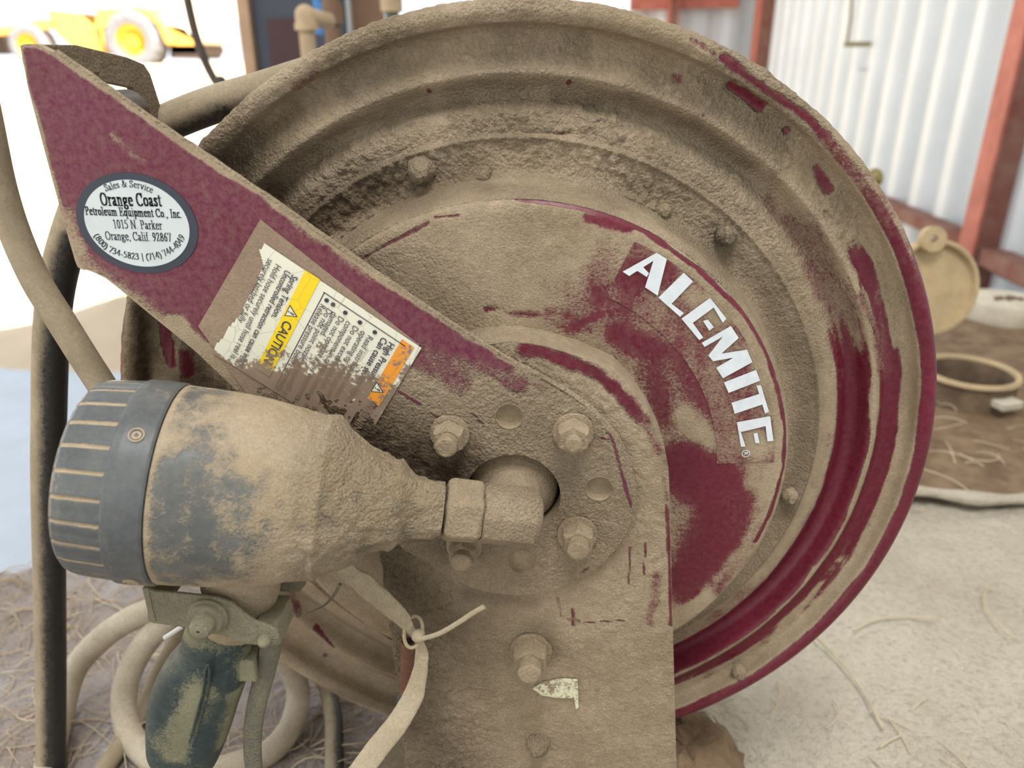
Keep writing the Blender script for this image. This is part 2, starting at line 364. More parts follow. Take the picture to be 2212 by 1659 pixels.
rim = [(.2345 - .0056 * math.cos(a), -.0018 - .0062 * math.sin(a)) for a in np.linspace(.35, math.pi * 1.25, 16)]
key = np.array(key + rim)
seg = np.hypot(*np.diff(key, axis=0).T); tt = np.r_[0, np.cumsum(seg)]; prof = []
ts = np.arange(0, tt[-1], .00085); ts = ts[(ts > .088) | (np.arange(len(ts)) % 4 == 0)]
kr = np.interp(ts, tt, key[:, 0]); ky = np.interp(ts, tt, key[:, 1])
for _ in range(2):
    kr[1:-1] = .25 * kr[:-2] + .5 * kr[1:-1] + .25 * kr[2:]; ky[1:-1] = .25 * ky[:-2] + .5 * ky[1:-1] + .25 * ky[2:]
V, F = lathe_disc(np.stack([kr, ky], 1), 1500)
rr = np.hypot(V[:, 0], V[:, 2]); ang = np.degrees(np.arctan2(V[:, 2], V[:, 0]))
PL = 0.
RA = np.stack([rr * 420, np.radians(ang) * 9, 0 * rr], 1); strk = fbm(RA, 1., 4) - .5; big = fbm(V, 38., 4) - .5
def ringrule(d, ra, rb, a0, a1, val, sr=.0012, sa=7., wr=.006, wa=30.):
    r_ = rr + wr * .5 * big + wr * .25 * strk; a_ = ang + wa * big + wa * .8 * strk
    w = sstep(ra - sr, ra + sr, r_) * (1 - sstep(rb - sr, rb + sr, r_)) * sstep(a0 - sa, a0 + sa, a_) * (1 - sstep(a1 - sa, a1 + sa, a_))
    return d + (val - d) * w
dust = np.ones(len(V))
dust = ringrule(dust, .1775, .188, -82, -30, .55, .003); dust = ringrule(dust, .182, .192, -30, 40, .72, .004)
dust = ringrule(dust, .1885, .2068, -90, 24, .0, .0015); dust = ringrule(dust, .188, .2068, 22, 46, .50, .003, 10)
dust = ringrule(dust, .2088, .2262, -62, 29, .0, .0012, wr=.003); dust = ringrule(dust, .2095, .2185, -90, -60, .08, .0012)
dust = ringrule(dust, .2236, .2300, 4, 34, .95, .0016, 5., .004); dust = ringrule(dust, .2205, .2300, 20, 34, .9, .0022, 5.); dust = ringrule(dust, .2240, .2300, -20, 8, .9, .0012); dust = ringrule(dust, .2185, .2298, -42, -25, .95, .0025, 5.); dust = ringrule(dust, .2205, .2296, -90, -45, .95, .0018)
dust = ringrule(dust, .2068, .2098, -80, 30, .78, .0008, wr=.003); dust = ringrule(dust, .2060, .2110, 2, 24, .92, .0012); dust = ringrule(dust, .2058, .2095, -12, -3, .98, .0006)
dust = ringrule(dust, .2303, .30, -95, 41, .0, .0008, 3., .003, 8.); dust = ringrule(dust, .2303, .236, 38, 58, .35, .0012, 6., .004)
dust = ringrule(dust, .2352, .3, 29, 46, .62, .001, 5., .003, 8.)
lst = [
 ([(1490, 88), (1535, 118)], 9, .35), ([(1556, 126), (1613, 169), (1690, 222), (1733, 252), (1772, 290)], 10, .03, 1.),
 ([(1580, 185), (1612, 205), (1648, 232)], 13, .0, .7), ([(1466, 172)], 18, .3), ([(1350, 188)], 10, .5), ([(1230, 178)], 6, .1), ([(925, 198)], 6, .1), ([(1703, 283)], 8, .25), ([(1520, 250)], 5, .4),
 ([(1900, 740), (1905, 800)], 22, .45, 1.), ([(1860, 640), (1880, 690)], 14, .4, 1.), ([(1780, 880), (1790, 960), (1760, 1060)], 18, .75, 1.),
 ([(1690, 415), (1742, 480)], 12, .95), ([(1770, 365), (1790, 410)], 16, .1), ([(1888, 790), (1882, 900)], 6, .95),
 ([(1730, 620), (1760, 760), (1770, 880)], 16, .9, 1.),
 ([(347, 700), (358, 740), (366, 785)], 17, .0, .4), ([(396, 765), (402, 815)], 12, .1), ([(284, 650), (274, 760), (276, 815)], 7, .35),
 ([(660, 1240), (760, 1322), (845, 1385)], 3.2, .0, .4), ([(620, 1290), (645, 1330)], 7, .45), ([(680, 1358), (722, 1396)], 4, .1), ([(700, 1425)], 9, .35), ([(818, 1452), (856, 1468)], 5, .3), ([(880, 1400), (850, 1500)], 3, .8),
 ([(640, 190), (690, 160)], 8, .55),
 ([(1130, 287), (1260, 290)], 3, .5), ([(900, 310), (820, 350)], 3, .6),
]
dust = strokes(V, dust, lst, PL)
cup = rr < .1545
cl = [
 ([(1300, 660), (1420, 720), (1480, 830), (1520, 960), (1540, 1100), (1500, 1240)], 150, .42, .9),
 ([(1270, 470), (1360, 492)], 15, .05), ([(940, 470), (990, 466)], 4, .1), ([(850, 522), (925, 482)], 5, .25), ([(760, 575), (850, 520)], 4, .3),
 ([(1050, 668), (1150, 680), (1220, 704), (1275, 716)], 7, .2), ([(1240, 705), (1300, 678), (1370, 664)], 8, .1), ([(1180, 675), (1240, 690)], 10, .3), ([(1330, 720), (1420, 760)], 26, .08), ([(1300, 640), (1390, 640), (1450, 700)], 30, .22), ([(1480, 760), (1530, 860)], 34, .18), ([(1400, 800), (1440, 900)], 26, .2),
 ([(1540, 890), (1570, 920)], 20, .2), ([(1480, 900), (1530, 970)], 28, .85), ([(1560, 830), (1600, 960)], 24, .55),
 ([(1480, 1010), (1560, 1060), (1560, 1150), (1500, 1250)], 70, .0, .5), ([(1590, 1080), (1600, 1140)], 34, .12, 1.), ([(1480, 1290), (1560, 1230)], 24, .1), ([(1630, 1040), (1650, 960)], 28, .62, 1.), ([(1650, 1080), (1610, 1180), (1520, 1290), (1470, 1340)], 17, .62, 1.), ([(1460, 1340), (1530, 1300)], 24, .95),
 ([(1116, 430), (1180, 437), (1241, 447), (1340, 476), (1395, 502), (1506, 580), (1612, 682), (1655, 760), (1684, 850), (1698, 930), (1694, 1014), (1664, 1110), (1632, 1170)], 6, .0, .5),
]
dc = strokes(V, 1., cl, -.0335); dust = np.where(cup & (rr < .1498), dc, dust)
side = cup & (rr >= .1498); dust[side] = np.where((ang[side] > -62) & (ang[side] < -25), .45, 1.)
ring = (rr > .154) & (rr < .1765); dust[ring] = np.maximum(dust[ring], .95 - .5 * ((ang[ring] < -35) & (ang[ring] > -90)))
# crust: thick crumbs on the upper left, thin film elsewhere
tl = sstep(-.10, .12, V[:, 2] - .45 * V[:, 0] - .02); crust = dust * (.12 + .88 * tl) * (.35 + .65 * sstep(.35, .62, fbm(V, 26., 3)))
crust = np.where(rr < .1495, crust * .35, crust); crust = np.where((rr > .156) & (rr < .176), np.maximum(crust, dust * .55), crust)
nr = np.zeros_like(V); h = .0015 * (fbm(V, 260., 3) - .45) * crust + .0016 * (fbm(V, 55., 3) - .4) * crust * tl
S2 = np.stack([V[:, 0], V[:, 2]], 1); S2r = np.stack([rr * 1.0, np.radians(ang) * .2], 1); tl2 = sstep(-.02, .12, V[:, 2] - .25 * V[:, 0]); clus = sstep(.40, .66, fbm(V + 2, 32., 3)); ringz = ((rr > .157) & (rr < .1765)) | ((rr > .179) & (rr < .195)) | (rr > .2105)
gz = np.where(ringz, 1., .25) * dust * np.where(rr > .2300, .3, 1.); h += gz * (.00075 * granules(S2, .0023, .9) * (.25 + .75 * tl2) + .0016 * granules(S2, .0046, .6, 3.3) * clus * tl2)
band = np.exp(-((rr - .2285) / .0022) ** 2) * sstep(.02, .14, V[:, 2]); h += band * .0042 * np.maximum(0, fbm(V, 150., 3) - .3)
band2 = np.exp(-((rr - .190) / .0045) ** 2) * sstep(.05, .15, V[:, 2]) * (V[:, 0] < .05); h += band2 * .0035 * np.maximum(0, fbm(V + 3, 170., 3) - .35)
V[:, 1] -= h; V[:, [0, 2]] += (V[:, [0, 2]] / np.maximum(rr, .01)[:, None]) * (h * (rr > .231))[:, None]
oil_shade_m = strokes(V, 0., [([(470, 350), (560, 420), (640, 500)], 70, .75, 1.), ([(640, 520), (720, 460), (800, 410), (900, 390)], 48, .8, 1.), ([(900, 400), (1040, 370)], 40, .35, 1.), ([(1560, 520), (1650, 620), (1740, 780)], 40, .45, 1.), ([(1740, 780), (1745, 950), (1700, 1100)], 34, .4, 1.), ([(700, 300), (800, 260), (900, 240), (1000, 225)], 14, .4, 1.), ([(1200, 215), (1350, 225), (1500, 280), (1620, 360)], 20, .5, 1.), ([(560, 300), (640, 240)], 20, .45, 1.), ([(700, 620), (800, 540)], 40, .5, 1.), ([(310, 640), (310, 820)], 14, .9, 1.), ([(430, 830), (520, 900)], 60, .9, 1.), ([(620, 1290), (850, 1420)], 16, .35, 1.), ([(650, 1450), (860, 1525)], 10, .5, 1.)], PL)  # oily dirt plus shade painted in beside the arm, rim, cup and valley
oil_shade_m = np.where(rr < .152, np.minimum(oil_shade_m, .35), oil_shade_m)
build('front_flange', V, F, m_paint, REEL, dust=dust, crust=crust, oil=oil_shade_m, sharp=0, fix=False, label='round maroon flange with stepped rings, dust thick on its upper left')
# rear flange, drum, wound hose
V, F = lathe_disc([(.02, .118), (.19, .118), (.197, .110), (.205, .118), (.228, .116), (.2300, .120), (.235, .126), (.239, .122), (.235, .117)], 96); build('rear_flange', V, F, m_paint, REEL, dust=.9, crust=.2)
V, F = lathe_disc([(.02, .006), (.150, .006), (.150, .116), (.02, .116)], 64); build('drum', V, F, m_paint, REEL, dust=1., crust=.2)
for k in range(4):
    m = MB(); th = np.linspace(0, 2 * math.pi, 64); m.tube(np.stack([.163 * np.cos(th), .026 + .0225 * k + 0 * th, .163 * np.sin(th)], 1), .0105, 10, d=.8); mb('hose_turn', m, m_hose, REEL)
# rivets / bolts on the ring
def hexhead(c, ax, r, h, stud=0., dome=False, washer=0.):
    m = MB(); ax = A(*ax)
    if washer: m.lathe(c, ax, [(0, washer), (.0016, washer), (.0018, washer * .6)], 28, d=1.); c = A(*c) + ax * .0016
    m.lathe(c, ax, [(-.002, r), (h * .8, r), (h, r * .86), (h, r * .0)], 6, d=1.)
    if stud: m.lathe(A(*c) + ax * h * .9, ax, [(0, stud), (stud * 1.1, stud), (stud * 1.25, stud * .8), (stud * 1.25, 0)], 18, d=1.)
    return m
NY = (0, -1, 0)
def lump(m, amp, s=200.):
    P = np.array(m.v); N = np.stack([fbm(P, s, 3), fbm(P + 9, s, 3), fbm(P + 19, s, 3)], 1) - .5; m.v = [tuple(p) for p in P + N * 2 * amp]; return m
def dome(c, ax, r, h, seg=24, d=1.):
    return MB().lathe(c, ax, [(-.002, r)] + [(h * math.sin(a), r * math.cos(a)) for a in np.linspace(0, math.pi / 2 - .03, 7)], seg, d=d, capb=True)
for (px, py, r, h, dd) in [(1568, 508, 24, .008, .45), (1434, 457, 17, .004, .6), (1706, 1072, 17, .004, .9), (1598, 1452, 17, .004, .95)]:
    c = aty(px, py, -.002); k = mpp(c); m = dome(c, NY, r * k, h); m.lathe(c + A(0, -h, 0), NY, [(-.001, r * k * .45), (.0012, r * k * .4), (.0012, 0)], 14); lump(m, .0006, 300); mb('rivet', m, m_bolt, REEL, dust=dd, crust=.4)
for (px, py, r) in [(912, 368, 30), (1044, 375, 22)]:
    c = aty(px, py, .0); k = mpp(c); m = dome(c, NY, r * k, .012 if r > 25 else .006, 30); lump(m, .002, 220); mb('rivet', m, m_bolt, REEL, dust=1., crust=1., label='rivet buried in crumbly dust')

# ---- white lettering on the hub face (flat film on its own maroon decal)
YC = -.0345
def hub(zx, zy): return aty(1280 + zx * .32552, 480 + zy * .32552, YC)
th0 = math.atan2(hub(190, 300)[2], hub(190, 300)[0]); th1 = math.atan2(hub(1040, 1600)[2], hub(1040, 1600)[0])
LET = [
 ('A', [[(200, 328), (425, 203), (410, 252), (243, 357)], [(425, 203), (493, 244), (432, 487), (348, 432), (405, 252)], [(296, 322), (334, 296), (374, 338), (360, 363)]]),
 ('L', [[(605, 335), (667, 393), (525, 541), (437, 500)], [(437, 500), (525, 541), (606, 603), (580, 627)]]),
 ('E', [[(780, 502), (818, 556), (665, 668), (590, 640)], [(780, 502), (888, 640), (865, 668), (804, 566)], [(733, 655), (765, 645), (805, 695), (775, 720)], [(590, 640), (665, 668), (735, 765), (708, 782)]]),
 ('M', [[(918, 688), (725, 800), (743, 828), (890, 745)], [(918, 688), (970, 768), (800, 922), (768, 885)], [(768, 885), (1025, 845), (1010, 885), (800, 922)], [(1025, 845), (1060, 928), (865, 1035), (820, 965)]]),
 ('I', [[(1085, 980), (1112, 1052), (903, 1133), (872, 1063)]]),
 ('T', [[(1122, 1135), (1140, 1205), (943, 1272), (922, 1198)], [(1088, 1083), (1117, 1080), (1171, 1258), (1145, 1270)]]),
 ('E', [[(1175, 1287), (1183, 1345), (984, 1392), (958, 1328)], [(958, 1328), (984, 1392), (1015, 1488), (985, 1490)], [(1068, 1402), (1094, 1396), (1108, 1464), (1080, 1466)], [(1178, 1287), (1200, 1449), (1160, 1454), (1148, 1350)]]),
]
m = MB(); r0, r1 = .1115, .1425; n = 60; ths = np.linspace(th0, th1, n); nr_ = 10; V = []
for a in ths:
    for j in range(nr_): r = r0 + (r1 - r0) * j / (nr_ - 1); V.append((r * math.cos(a), -.0339, r * math.sin(a)))
F = [(i * nr_ + j, i * nr_ + j + 1, (i + 1) * nr_ + j + 1, (i + 1) * nr_ + j) for i in range(n - 1) for j in range(nr_ - 1)]
V = np.array(V); dd = strokes(V, .42, [([(1360, 600), (1420, 590)], 40, .12), ([(1500, 640), (1560, 680)], 26, .75), ([(1640, 760), (1680, 900)], 20, .75), ([(1640, 960)], 40, .8), ([(1600, 800), (1620, 900)], 24, .3)], -.0339)
DEC = build('decal', V, F, m_paint, REEL, dust=dd, crust=0., sharp=0, label='arched maroon decal carrying the white lettering')
for ch, polys in LET:
    m = MB()
    for q, p in enumerate(polys): m.add([hub(a, b) - A(0, .00006 * q, 0) for a, b in p], [tuple(range(len(p)))])
    mb('letter', m, m_white, DEC, smooth=False, dust=.1)

# ---- fonts: sans from the built-in font, serif drawn with a broad flat nib
def sans(txt, bold=0.):
    cu = bpy.data.curves.new('t', 'FONT'); cu.body = txt; cu.size = 1.; cu.offset = bold; cu.resolution_u = 3
    o = bpy.data.objects.new('t', cu); C.objects.link(o); dg = bpy.context.evaluated_depsgraph_get(); me = o.evaluated_get(dg).to_mesh()
    V = np.array([tuple(v.co) for v in me.vertices]); F = [tuple(p.vertices) for p in me.polygons]; o.evaluated_get(dg).to_mesh_clear(); bpy.data.objects.remove(o); bpy.data.curves.remove(cu)
    return V[:, :2] if len(V) else np.zeros((0, 2)), F
def arc(cx, cy, rx, ry, a0, a1, n=14): return [(cx + rx * math.cos(math.radians(a0 + (a1 - a0) * i / n)), cy + ry * math.sin(math.radians(a0 + (a1 - a0) * i / n))) for i in range(n + 1)]
X = .44; CP = .66
def sf(x, y, w=.09): return [(x - w, y), (x + w, y)]
GL = {
 'l': (.28, [[(.14, 0), (.14, .68)], sf(.14, 0), [(.05, .67), (.14, .68)]]), 'i': (.28, [[(.14, 0), (.14, X)], sf(.14, 0), [(.05, X - .01), (.14, X)], [(.14, .61), (.141, .64)]]),
 'r': (.36, [[(.12, 0), (.12, X)], sf(.12, 0), [(.03, X - .01), (.12, X)], [(.12, .32), (.2, .42), (.31, .42)], [(.3, .38), (.31, .41)]]),
 'n': (.52, [[(.12, 0), (.12, X)], sf(.12, 0), [(.03, X - .01), (.12, X)], [(.12, .33), (.22, .43), (.32, .42), (.38, .34), (.38, 0)], sf(.38, 0)]),
 'm': (.8, [[(.12, 0), (.12, X)], sf(.12, 0), [(.03, X - .01), (.12, X)], [(.12, .33), (.22, .43), (.32, .42), (.38, .34), (.38, 0)], sf(.38, 0), [(.38, .33), (.48, .43), (.58, .42), (.64, .34), (.64, 0)], sf(.64, 0)]),
 'u': (.52, [[(.12, X), (.12, .1), (.18, .02), (.27, .01), (.38, .1)], [(.03, X), (.12, X)], [(.38, X), (.38, 0)], [(.29, X), (.38, X)], [(.38, 0), (.47, .0)]]),
 'a': (.45, [[(.08, .34), (.12, .41), (.2, .43), (.28, .4), (.3, .33), (.3, .08), (.34, .01), (.41, .03)], [(.3, .26), (.14, .2), (.07, .12), (.1, .03), (.18, .01), (.3, .1)]]),
 'e': (.45, [[(.08, .25), (.37, .25)], arc(.23, .22, .16, .22, 8, 320)]), 's': (.38, [[(.29, .34), (.26, .41), (.17, .43), (.09, .38), (.09, .31), (.17, .25), (.27, .19), (.29, .11), (.24, .03), (.15, .01), (.08, .05), (.06, .12)]]),
 'v': (.5, [[(.08, X), (.25, .0), (.42, X)], sf(.09, X, .07), sf(.4, X, .07)]), 'c': (.43, [arc(.24, .22, .17, .22, 50, 318)]), 'g': (.48, [arc(.21, .29, .13, .14, 0, 360), [(.3, .4), (.43, .41)], [(.14, .16), (.1, .09), (.17, .04), (.33, .03), (.4, -.05), (.33, -.15), (.18, -.17), (.07, -.1), (.12, .0)]]),
 'o': (.48, [arc(.24, .22, .17, .21, 0, 360)]), 't': (.3, [[(.14, .56), (.14, .08), (.19, .01), (.27, .04)], [(.04, X - .01), (.26, X - .01)]]), 'q': (.5, [arc(.22, .22, .15, .21, 0, 360), [(.38, X), (.38, -.2)], sf(.38, -.2)]),
 'p': (.5, [arc(.28, .22, .15, .21, 0, 360), [(.12, X), (.12, -.2)], sf(.12, -.2), [(.03, X), (.12, X)]]), 'k': (.5, [[(.12, 0), (.12, .68)], sf(.12, 0), [(.03, .67), (.12, .68)], [(.36, X), (.14, .2)], [(.2, .25), (.4, 0)], sf(.4, 0, .08), sf(.36, X, .08)]),
 'f': (.32, [[(.14, 0), (.14, .55), (.19, .65), (.29, .66)], sf(.14, 0), [(.04, X - .01), (.27, X - .01)]]),
 'S': (.54, [[(.42, .5), (.38, .62), (.27, .66), (.14, .61), (.11, .5), (.18, .4), (.33, .32), (.44, .22), (.42, .09), (.3, .01), (.18, .02), (.1, .09), (.08, .18)], [(.43, .5), (.43, .66)], [(.08, .0), (.08, .17)]]),
 'O': (.72, [arc(.36, .33, .27, .325, 0, 360)]), 'C': (.66, [arc(.37, .33, .28, .325, 42, 318), [(.58, .45), (.58, .66)]]), 'P': (.56, [[(.15, 0), (.15, CP)], sf(.15, 0, .1), [(.05, CP), (.3, CP)], arc(.28, .49, .18, .165, 90, -90), [(.15, .325), (.28, .325)]]),
 'E': (.62, [[(.15, 0), (.15, CP)], [(.05, 0), (.52, 0), (.55, .15)], [(.05, CP), (.5, CP), (.51, .52)], [(.15, .34), (.38, .34)], [(.38, .26), (.38, .42)]]), 'I': (.34, [[(.17, 0), (.17, CP)], sf(.17, 0, .1), sf(.17, CP, .1)]),
 'N': (.72, [[(.15, 0), (.15, CP)], [(.15, CP), (.57, 0)], [(.57, 0), (.57, CP)], sf(.15, 0), sf(.57, CP), [(.05, CP), (.15, CP)]]),
 '1': (.46, [[(.24, 0), (.24, .66)], sf(.24, 0, .1), [(.12, .57), (.24, .66)]]), '0': (.48, [arc(.24, .33, .15, .325, 0, 360)]), '5': (.48, [[(.4, .65), (.16, .65), (.11, .4)], [(.11, .4), (.27, .41), (.37, .31), (.37, .17), (.28, .04), (.15, .01), (.07, .06)]]),
 '9': (.48, [arc(.24, .46, .14, .19, 0, 360), [(.38, .44), (.35, .22), (.24, .07), (.11, .0)]]), '6': (.48, [arc(.24, .2, .14, .19, 0, 360), [(.1, .22), (.13, .44), (.24, .59), (.37, .66)]]), '2': (.48, [[(.08, .5), (.13, .62), (.24, .66), (.34, .6), (.36, .48), (.27, .32), (.08, .02)], [(.08, .02), (.4, .02), (.42, .13)]]),
 '8': (.48, [arc(.24, .49, .12, .16, 0, 360), arc(.24, .17, .15, .165, 0, 360)]), '7': (.48, [[(.07, .53), (.08, .65), (.4, .65), (.2, 0)]]), '3': (.48, [[(.08, .54), (.15, .64), (.25, .66), (.34, .59), (.33, .47), (.19, .36)], [(.19, .36), (.34, .31), (.38, .18), (.3, .05), (.17, .01), (.07, .06)]]), '4': (.48, [[(.33, 0), (.33, .66)], [(.33, .66), (.06, .2)], [(.06, .2), (.43, .2)]]),
 '(': (.3, [arc(.42, .25, .32, .44, 120, 240)]), ')': (.3, [arc(-.12, .25, .32, .44, 60, -60)]), '-': (.34, [[(.05, .22), (.27, .22)], [(.05, .2), (.27, .2)]]), '/': (.3, [[(.15, -.15), (.15, .7)]]), '.': (.25, [[(.1, .02), (.12, .02)]]), ',': (.25, [[(.1, .02), (.12, .02), (.08, -.1)]]),
 '&': (.76, [[(.64, .42), (.55, .2), (.4, .04), (.24, .0), (.12, .08), (.12, .22), (.3, .37), (.4, .5), (.36, .63), (.27, .65), (.22, .56), (.28, .4), (.5, .06), (.68, .03)]]), ' ': (.24, []),
}
def serif(txt, bold=False, squash=1.):
    V = []; F = []; x = 0; w, h = (.072, .026) if bold else (.05, .019)
    for ch in txt:
        adv, st = GL[ch]
        for pl in st:
            for (a, b) in zip(pl[:-1], pl[1:]):
                pts = [(p[0] + i * w, p[1] + j * h) for p in (a, b) for i in (-1, 1) for j in (-1, 1)]; P = sorted(set((round(p[0], 4), round(p[1], 4)) for p in pts))
                lo = []; up = []
                for p in P:
                    while len(lo) > 1 and (lo[-1][0] - lo[-2][0]) * (p[1] - lo[-2][1]) - (lo[-1][1] - lo[-2][1]) * (p[0] - lo[-2][0]) <= 0: lo.pop()
                    lo.append(p)
                for p in reversed(P):
                    while len(up) > 1 and (up[-1][0] - up[-2][0]) * (p[1] - up[-2][1]) - (up[-1][1] - up[-2][1]) * (p[0] - up[-2][0]) <= 0: up.pop()
                    up.append(p)
                hull = lo[:-1] + up[:-1]; n = len(V); V += [((q[0] + x) * squash, q[1]) for q in hull]; F.append(tuple(range(n, n + len(hull))))
        x += adv + (.03 if bold else .0)
    return np.array(V), F, x * squash
# the small registered mark after the lettering
m = MB(); cc = hub(1018, 1535); rad = 27 * .32552 * mpp(cc); ths = np.linspace(0, 2 * math.pi, 33)
for a, b in zip(ths[:-1], ths[1:]): m.add([cc + q * A(math.cos(t), 0, math.sin(t)) for t, q in ((a, rad), (b, rad), (b, rad * .84), (a, rad * .84))], [(0, 1, 2, 3)])
tv, tf = sans('R', .01); ex = (hub(1018, 1560) - hub(1018, 1535)); ex /= np.linalg.norm(ex); ey = (hub(1050, 1530) - hub(1018, 1535)); ey /= np.linalg.norm(ey)
tc = (tv.max(0) + tv.min(0)) / 2; m.add([cc + (p[0] - tc[0]) * ex * rad * 1.5 + (p[1] - tc[1]) * ey * rad * 1.5 for p in tv], tf); mb('registered_mark', m, m_white, DEC, smooth=False, dust=.1)

# ---- flat plates meshed as dense scan grids so dirt can lie on them
def scan_plate(outline, ang, step, y, depth, holes=(), dimples=(), nrow=None):
    """outline: (n,2) polygon in x,z; rows are taken perpendicular to the direction ang. returns V, F, edge distance"""
    c, s_ = math.cos(ang), math.sin(ang); O = np.array(outline, float); U = O @ np.array([[c, -s_], [s_, c]])      # u along ang, v across
    u0, u1 = U[:, 0].min() + 1e-5, U[:, 0].max() - 1e-5; nrows = int((u1 - u0) / step); us = np.linspace(u0, u1, nrows); lo = []; hi = []
    for u in us:
        xs = []
        for a, b in zip(U, np.roll(U, -1, 0)):
            if (a[0] - u) * (b[0] - u) <= 0 and a[0] != b[0]: xs.append(a[1] + (b[1] - a[1]) * (u - a[0]) / (b[0] - a[0]))
        lo.append(min(xs)); hi.append(max(xs))
    lo = np.array(lo); hi = np.array(hi); nc = int((hi - lo).max() / step) + 2; q = np.linspace(0, 1, nc)
    W = lo[:, None] + (hi - lo)[:, None] * q[None]; UU = np.repeat(us[:, None], nc, 1); P2 = np.stack([UU.ravel(), W.ravel()], 1) @ np.array([[c, s_], [-s_, c]])
    edge = np.minimum(np.minimum(W - lo[:, None], hi[:, None] - W), np.minimum(UU - u0, u1 - UU)).ravel()
    V = np.stack([P2[:, 0], np.full(len(P2), y), P2[:, 1]], 1); i, j = np.meshgrid(np.arange(nrows - 1), np.arange(nc - 1), indexing='ij')
    F = np.stack([i * nc + j, i * nc + j + 1, (i + 1) * nc + j + 1, (i + 1) * nc + j], -1).reshape(-1, 4)
    for (hx, hz, hr) in holes:
        d = np.hypot(V[:, 0] - hx, V[:, 2] - hz); near = abs(d - hr) < step * .75; k = hr / np.maximum(d, 1e-9)
        V[near, 0] = hx + (V[near, 0] - hx) * k[near]; V[near, 2] = hz + (V[near, 2] - hz) * k[near]
        cen = V[F].mean(1); kp = np.hypot(cen[:, 0] - hx, cen[:, 2] - hz) > hr * .97
        rimv = np.intersect1d(np.unique(F[kp]), np.unique(F[~kp])); F = F[kp]; d = np.hypot(V[rimv, 0] - hx, V[rimv, 2] - hz); k = hr / np.maximum(d, 1e-9); V[rimv, 0] = hx + (V[rimv, 0] - hx) * k; V[rimv, 2] = hz + (V[rimv, 2] - hz) * k
    for (hx, hz, hr, dp) in dimples:
        d = np.hypot(V[:, 0] - hx, V[:, 2] - hz); V[:, 1] += dp * (1 - sstep(hr * .82, hr * 1.04, d))
    loop = [i for i in range(nc)] + [r * nc + nc - 1 for r in range(1, nrows)] + [(nrows - 1) * nc + k for k in range(nc - 2, -1, -1)] + [r * nc for r in range(nrows - 2, 0, -1)]
    n = len(V); B = V[loop].copy(); B[:, 1] = y + depth; Vv = np.vstack([V, V[loop], B]); L = len(loop)
    F2 = [(n + k, n + (k + 1) % L, n + L + (k + 1) % L, n + L + k) for k in range(L)]
    return Vv, [tuple(f) for f in F.tolist()] + F2, np.r_[edge, np.zeros(2 * L)], n
YA = -.0630; YP = -.0575
hubc = A(0, 0); 
# post (upright): rounded top, flared sides, sheet turned back at the edges
def pz(lst_, y): return [aty(a, b, y)[[0, 2]] for a, b in lst_]
right = pz([(1174, 746), (1258, 773), (1332, 806), (1368, 845), (1407, 899), (1434, 958), (1444, 1010), (1448, 1100), (1452, 1300), (1461, 1640)], YP)
left = pz([(872, 1600), (848, 1400), (838, 1300), (822, 1200)], YP)
out = [tuple(p) for p in pz([(1000, 748), (1050, 738), (1110, 737)], YP)] + [tuple(p) for p in right] + [(.112, -.292), (-.066, -.292)] + [tuple(p) for p in left] + [(-.073, 0.), (-.066, .035), (-.048, .060)]
o2 = []
V, F, edge, nf = scan_plate(out, math.pi / 2, .0012, YP, .024, holes=[(0, 0, .030)])
pl = [([(1130, 752), (1200, 768), (1275, 800), (1335, 845), (1385, 905)], 21, .05, .9), ([(1385, 905), (1420, 975)], 15, .3, 1.), ([(1440, 1090), (1447, 1230), (1449, 1350)], 4, .0), ([(1418, 1238), (1412, 1290), (1405, 1345)], 17, .42, 1.), ([(1204, 1290), (1212, 1330)], 7, .4, 1.), ([(1236, 1315), (1238, 1350)], 4, .2), ([(1225, 1335), (1250, 1340)], 5, .5), ([(1262, 1345), (1350, 1338)], 2.5, .15), ([(1395, 1170), (1390, 1240)], 2.5, .1), ([(1362, 1180), (1358, 1260)], 2.5, .2), ([(1390, 960), (1402, 1010)], 3, .2), ([(1290, 1490)], 8, .45), ([(1000, 1450)], 10, .7), ([(1430, 1000), (1440, 1080)], 6, .55), ([(1380, 930), (1420, 1060)], 16, .75)]
dust = strokes(V, 1., pl, YP); dust[nf:] = 1.
lx = 1 - sstep(.0, .09, V[:, 0] + .062); crust = (.25 + .75 * lx) * dust
hh = lx * (.0035 * (fbm(V, 190., 3) - .42) + .004 * np.maximum(0, fbm(V, 45., 3) - .5)) + .0006 * (fbm(V, 320., 2) - .5) + granules(V[:, [0, 2]], .0036, .9, .4) * .0013 * lx + granules(V[:, [0, 2]], .0026, .35, 2.4) * .0006
V[:nf, 1] -= hh[:nf]; le = (edge < .002) & (V[:, 0] < -.03) & (V[:, 2] < -.02); V[le, 0] += .004 * (fbm(V[le], 160., 3) - .5)
oil_shade_m = strokes(V, 0., [([(840, 1200), (900, 1300), (960, 1360)], 70, .42, 1.), ([(1010, 1280), (1150, 1300)], 20, .35, 1.), ([(900, 1540), (1000, 1640)], 70, .4, 1.), ([(1180, 1400), (1160, 1360)], 40, .4, 1.), ([(1440, 1000), (1400, 900)], 8, .3)], YP)
build('post', V, F, m_paint, REEL, oil=oil_shade_m, dust=dust, crust=crust, sharp=50, fix=False, label='dust-caked upright post with rounded top')
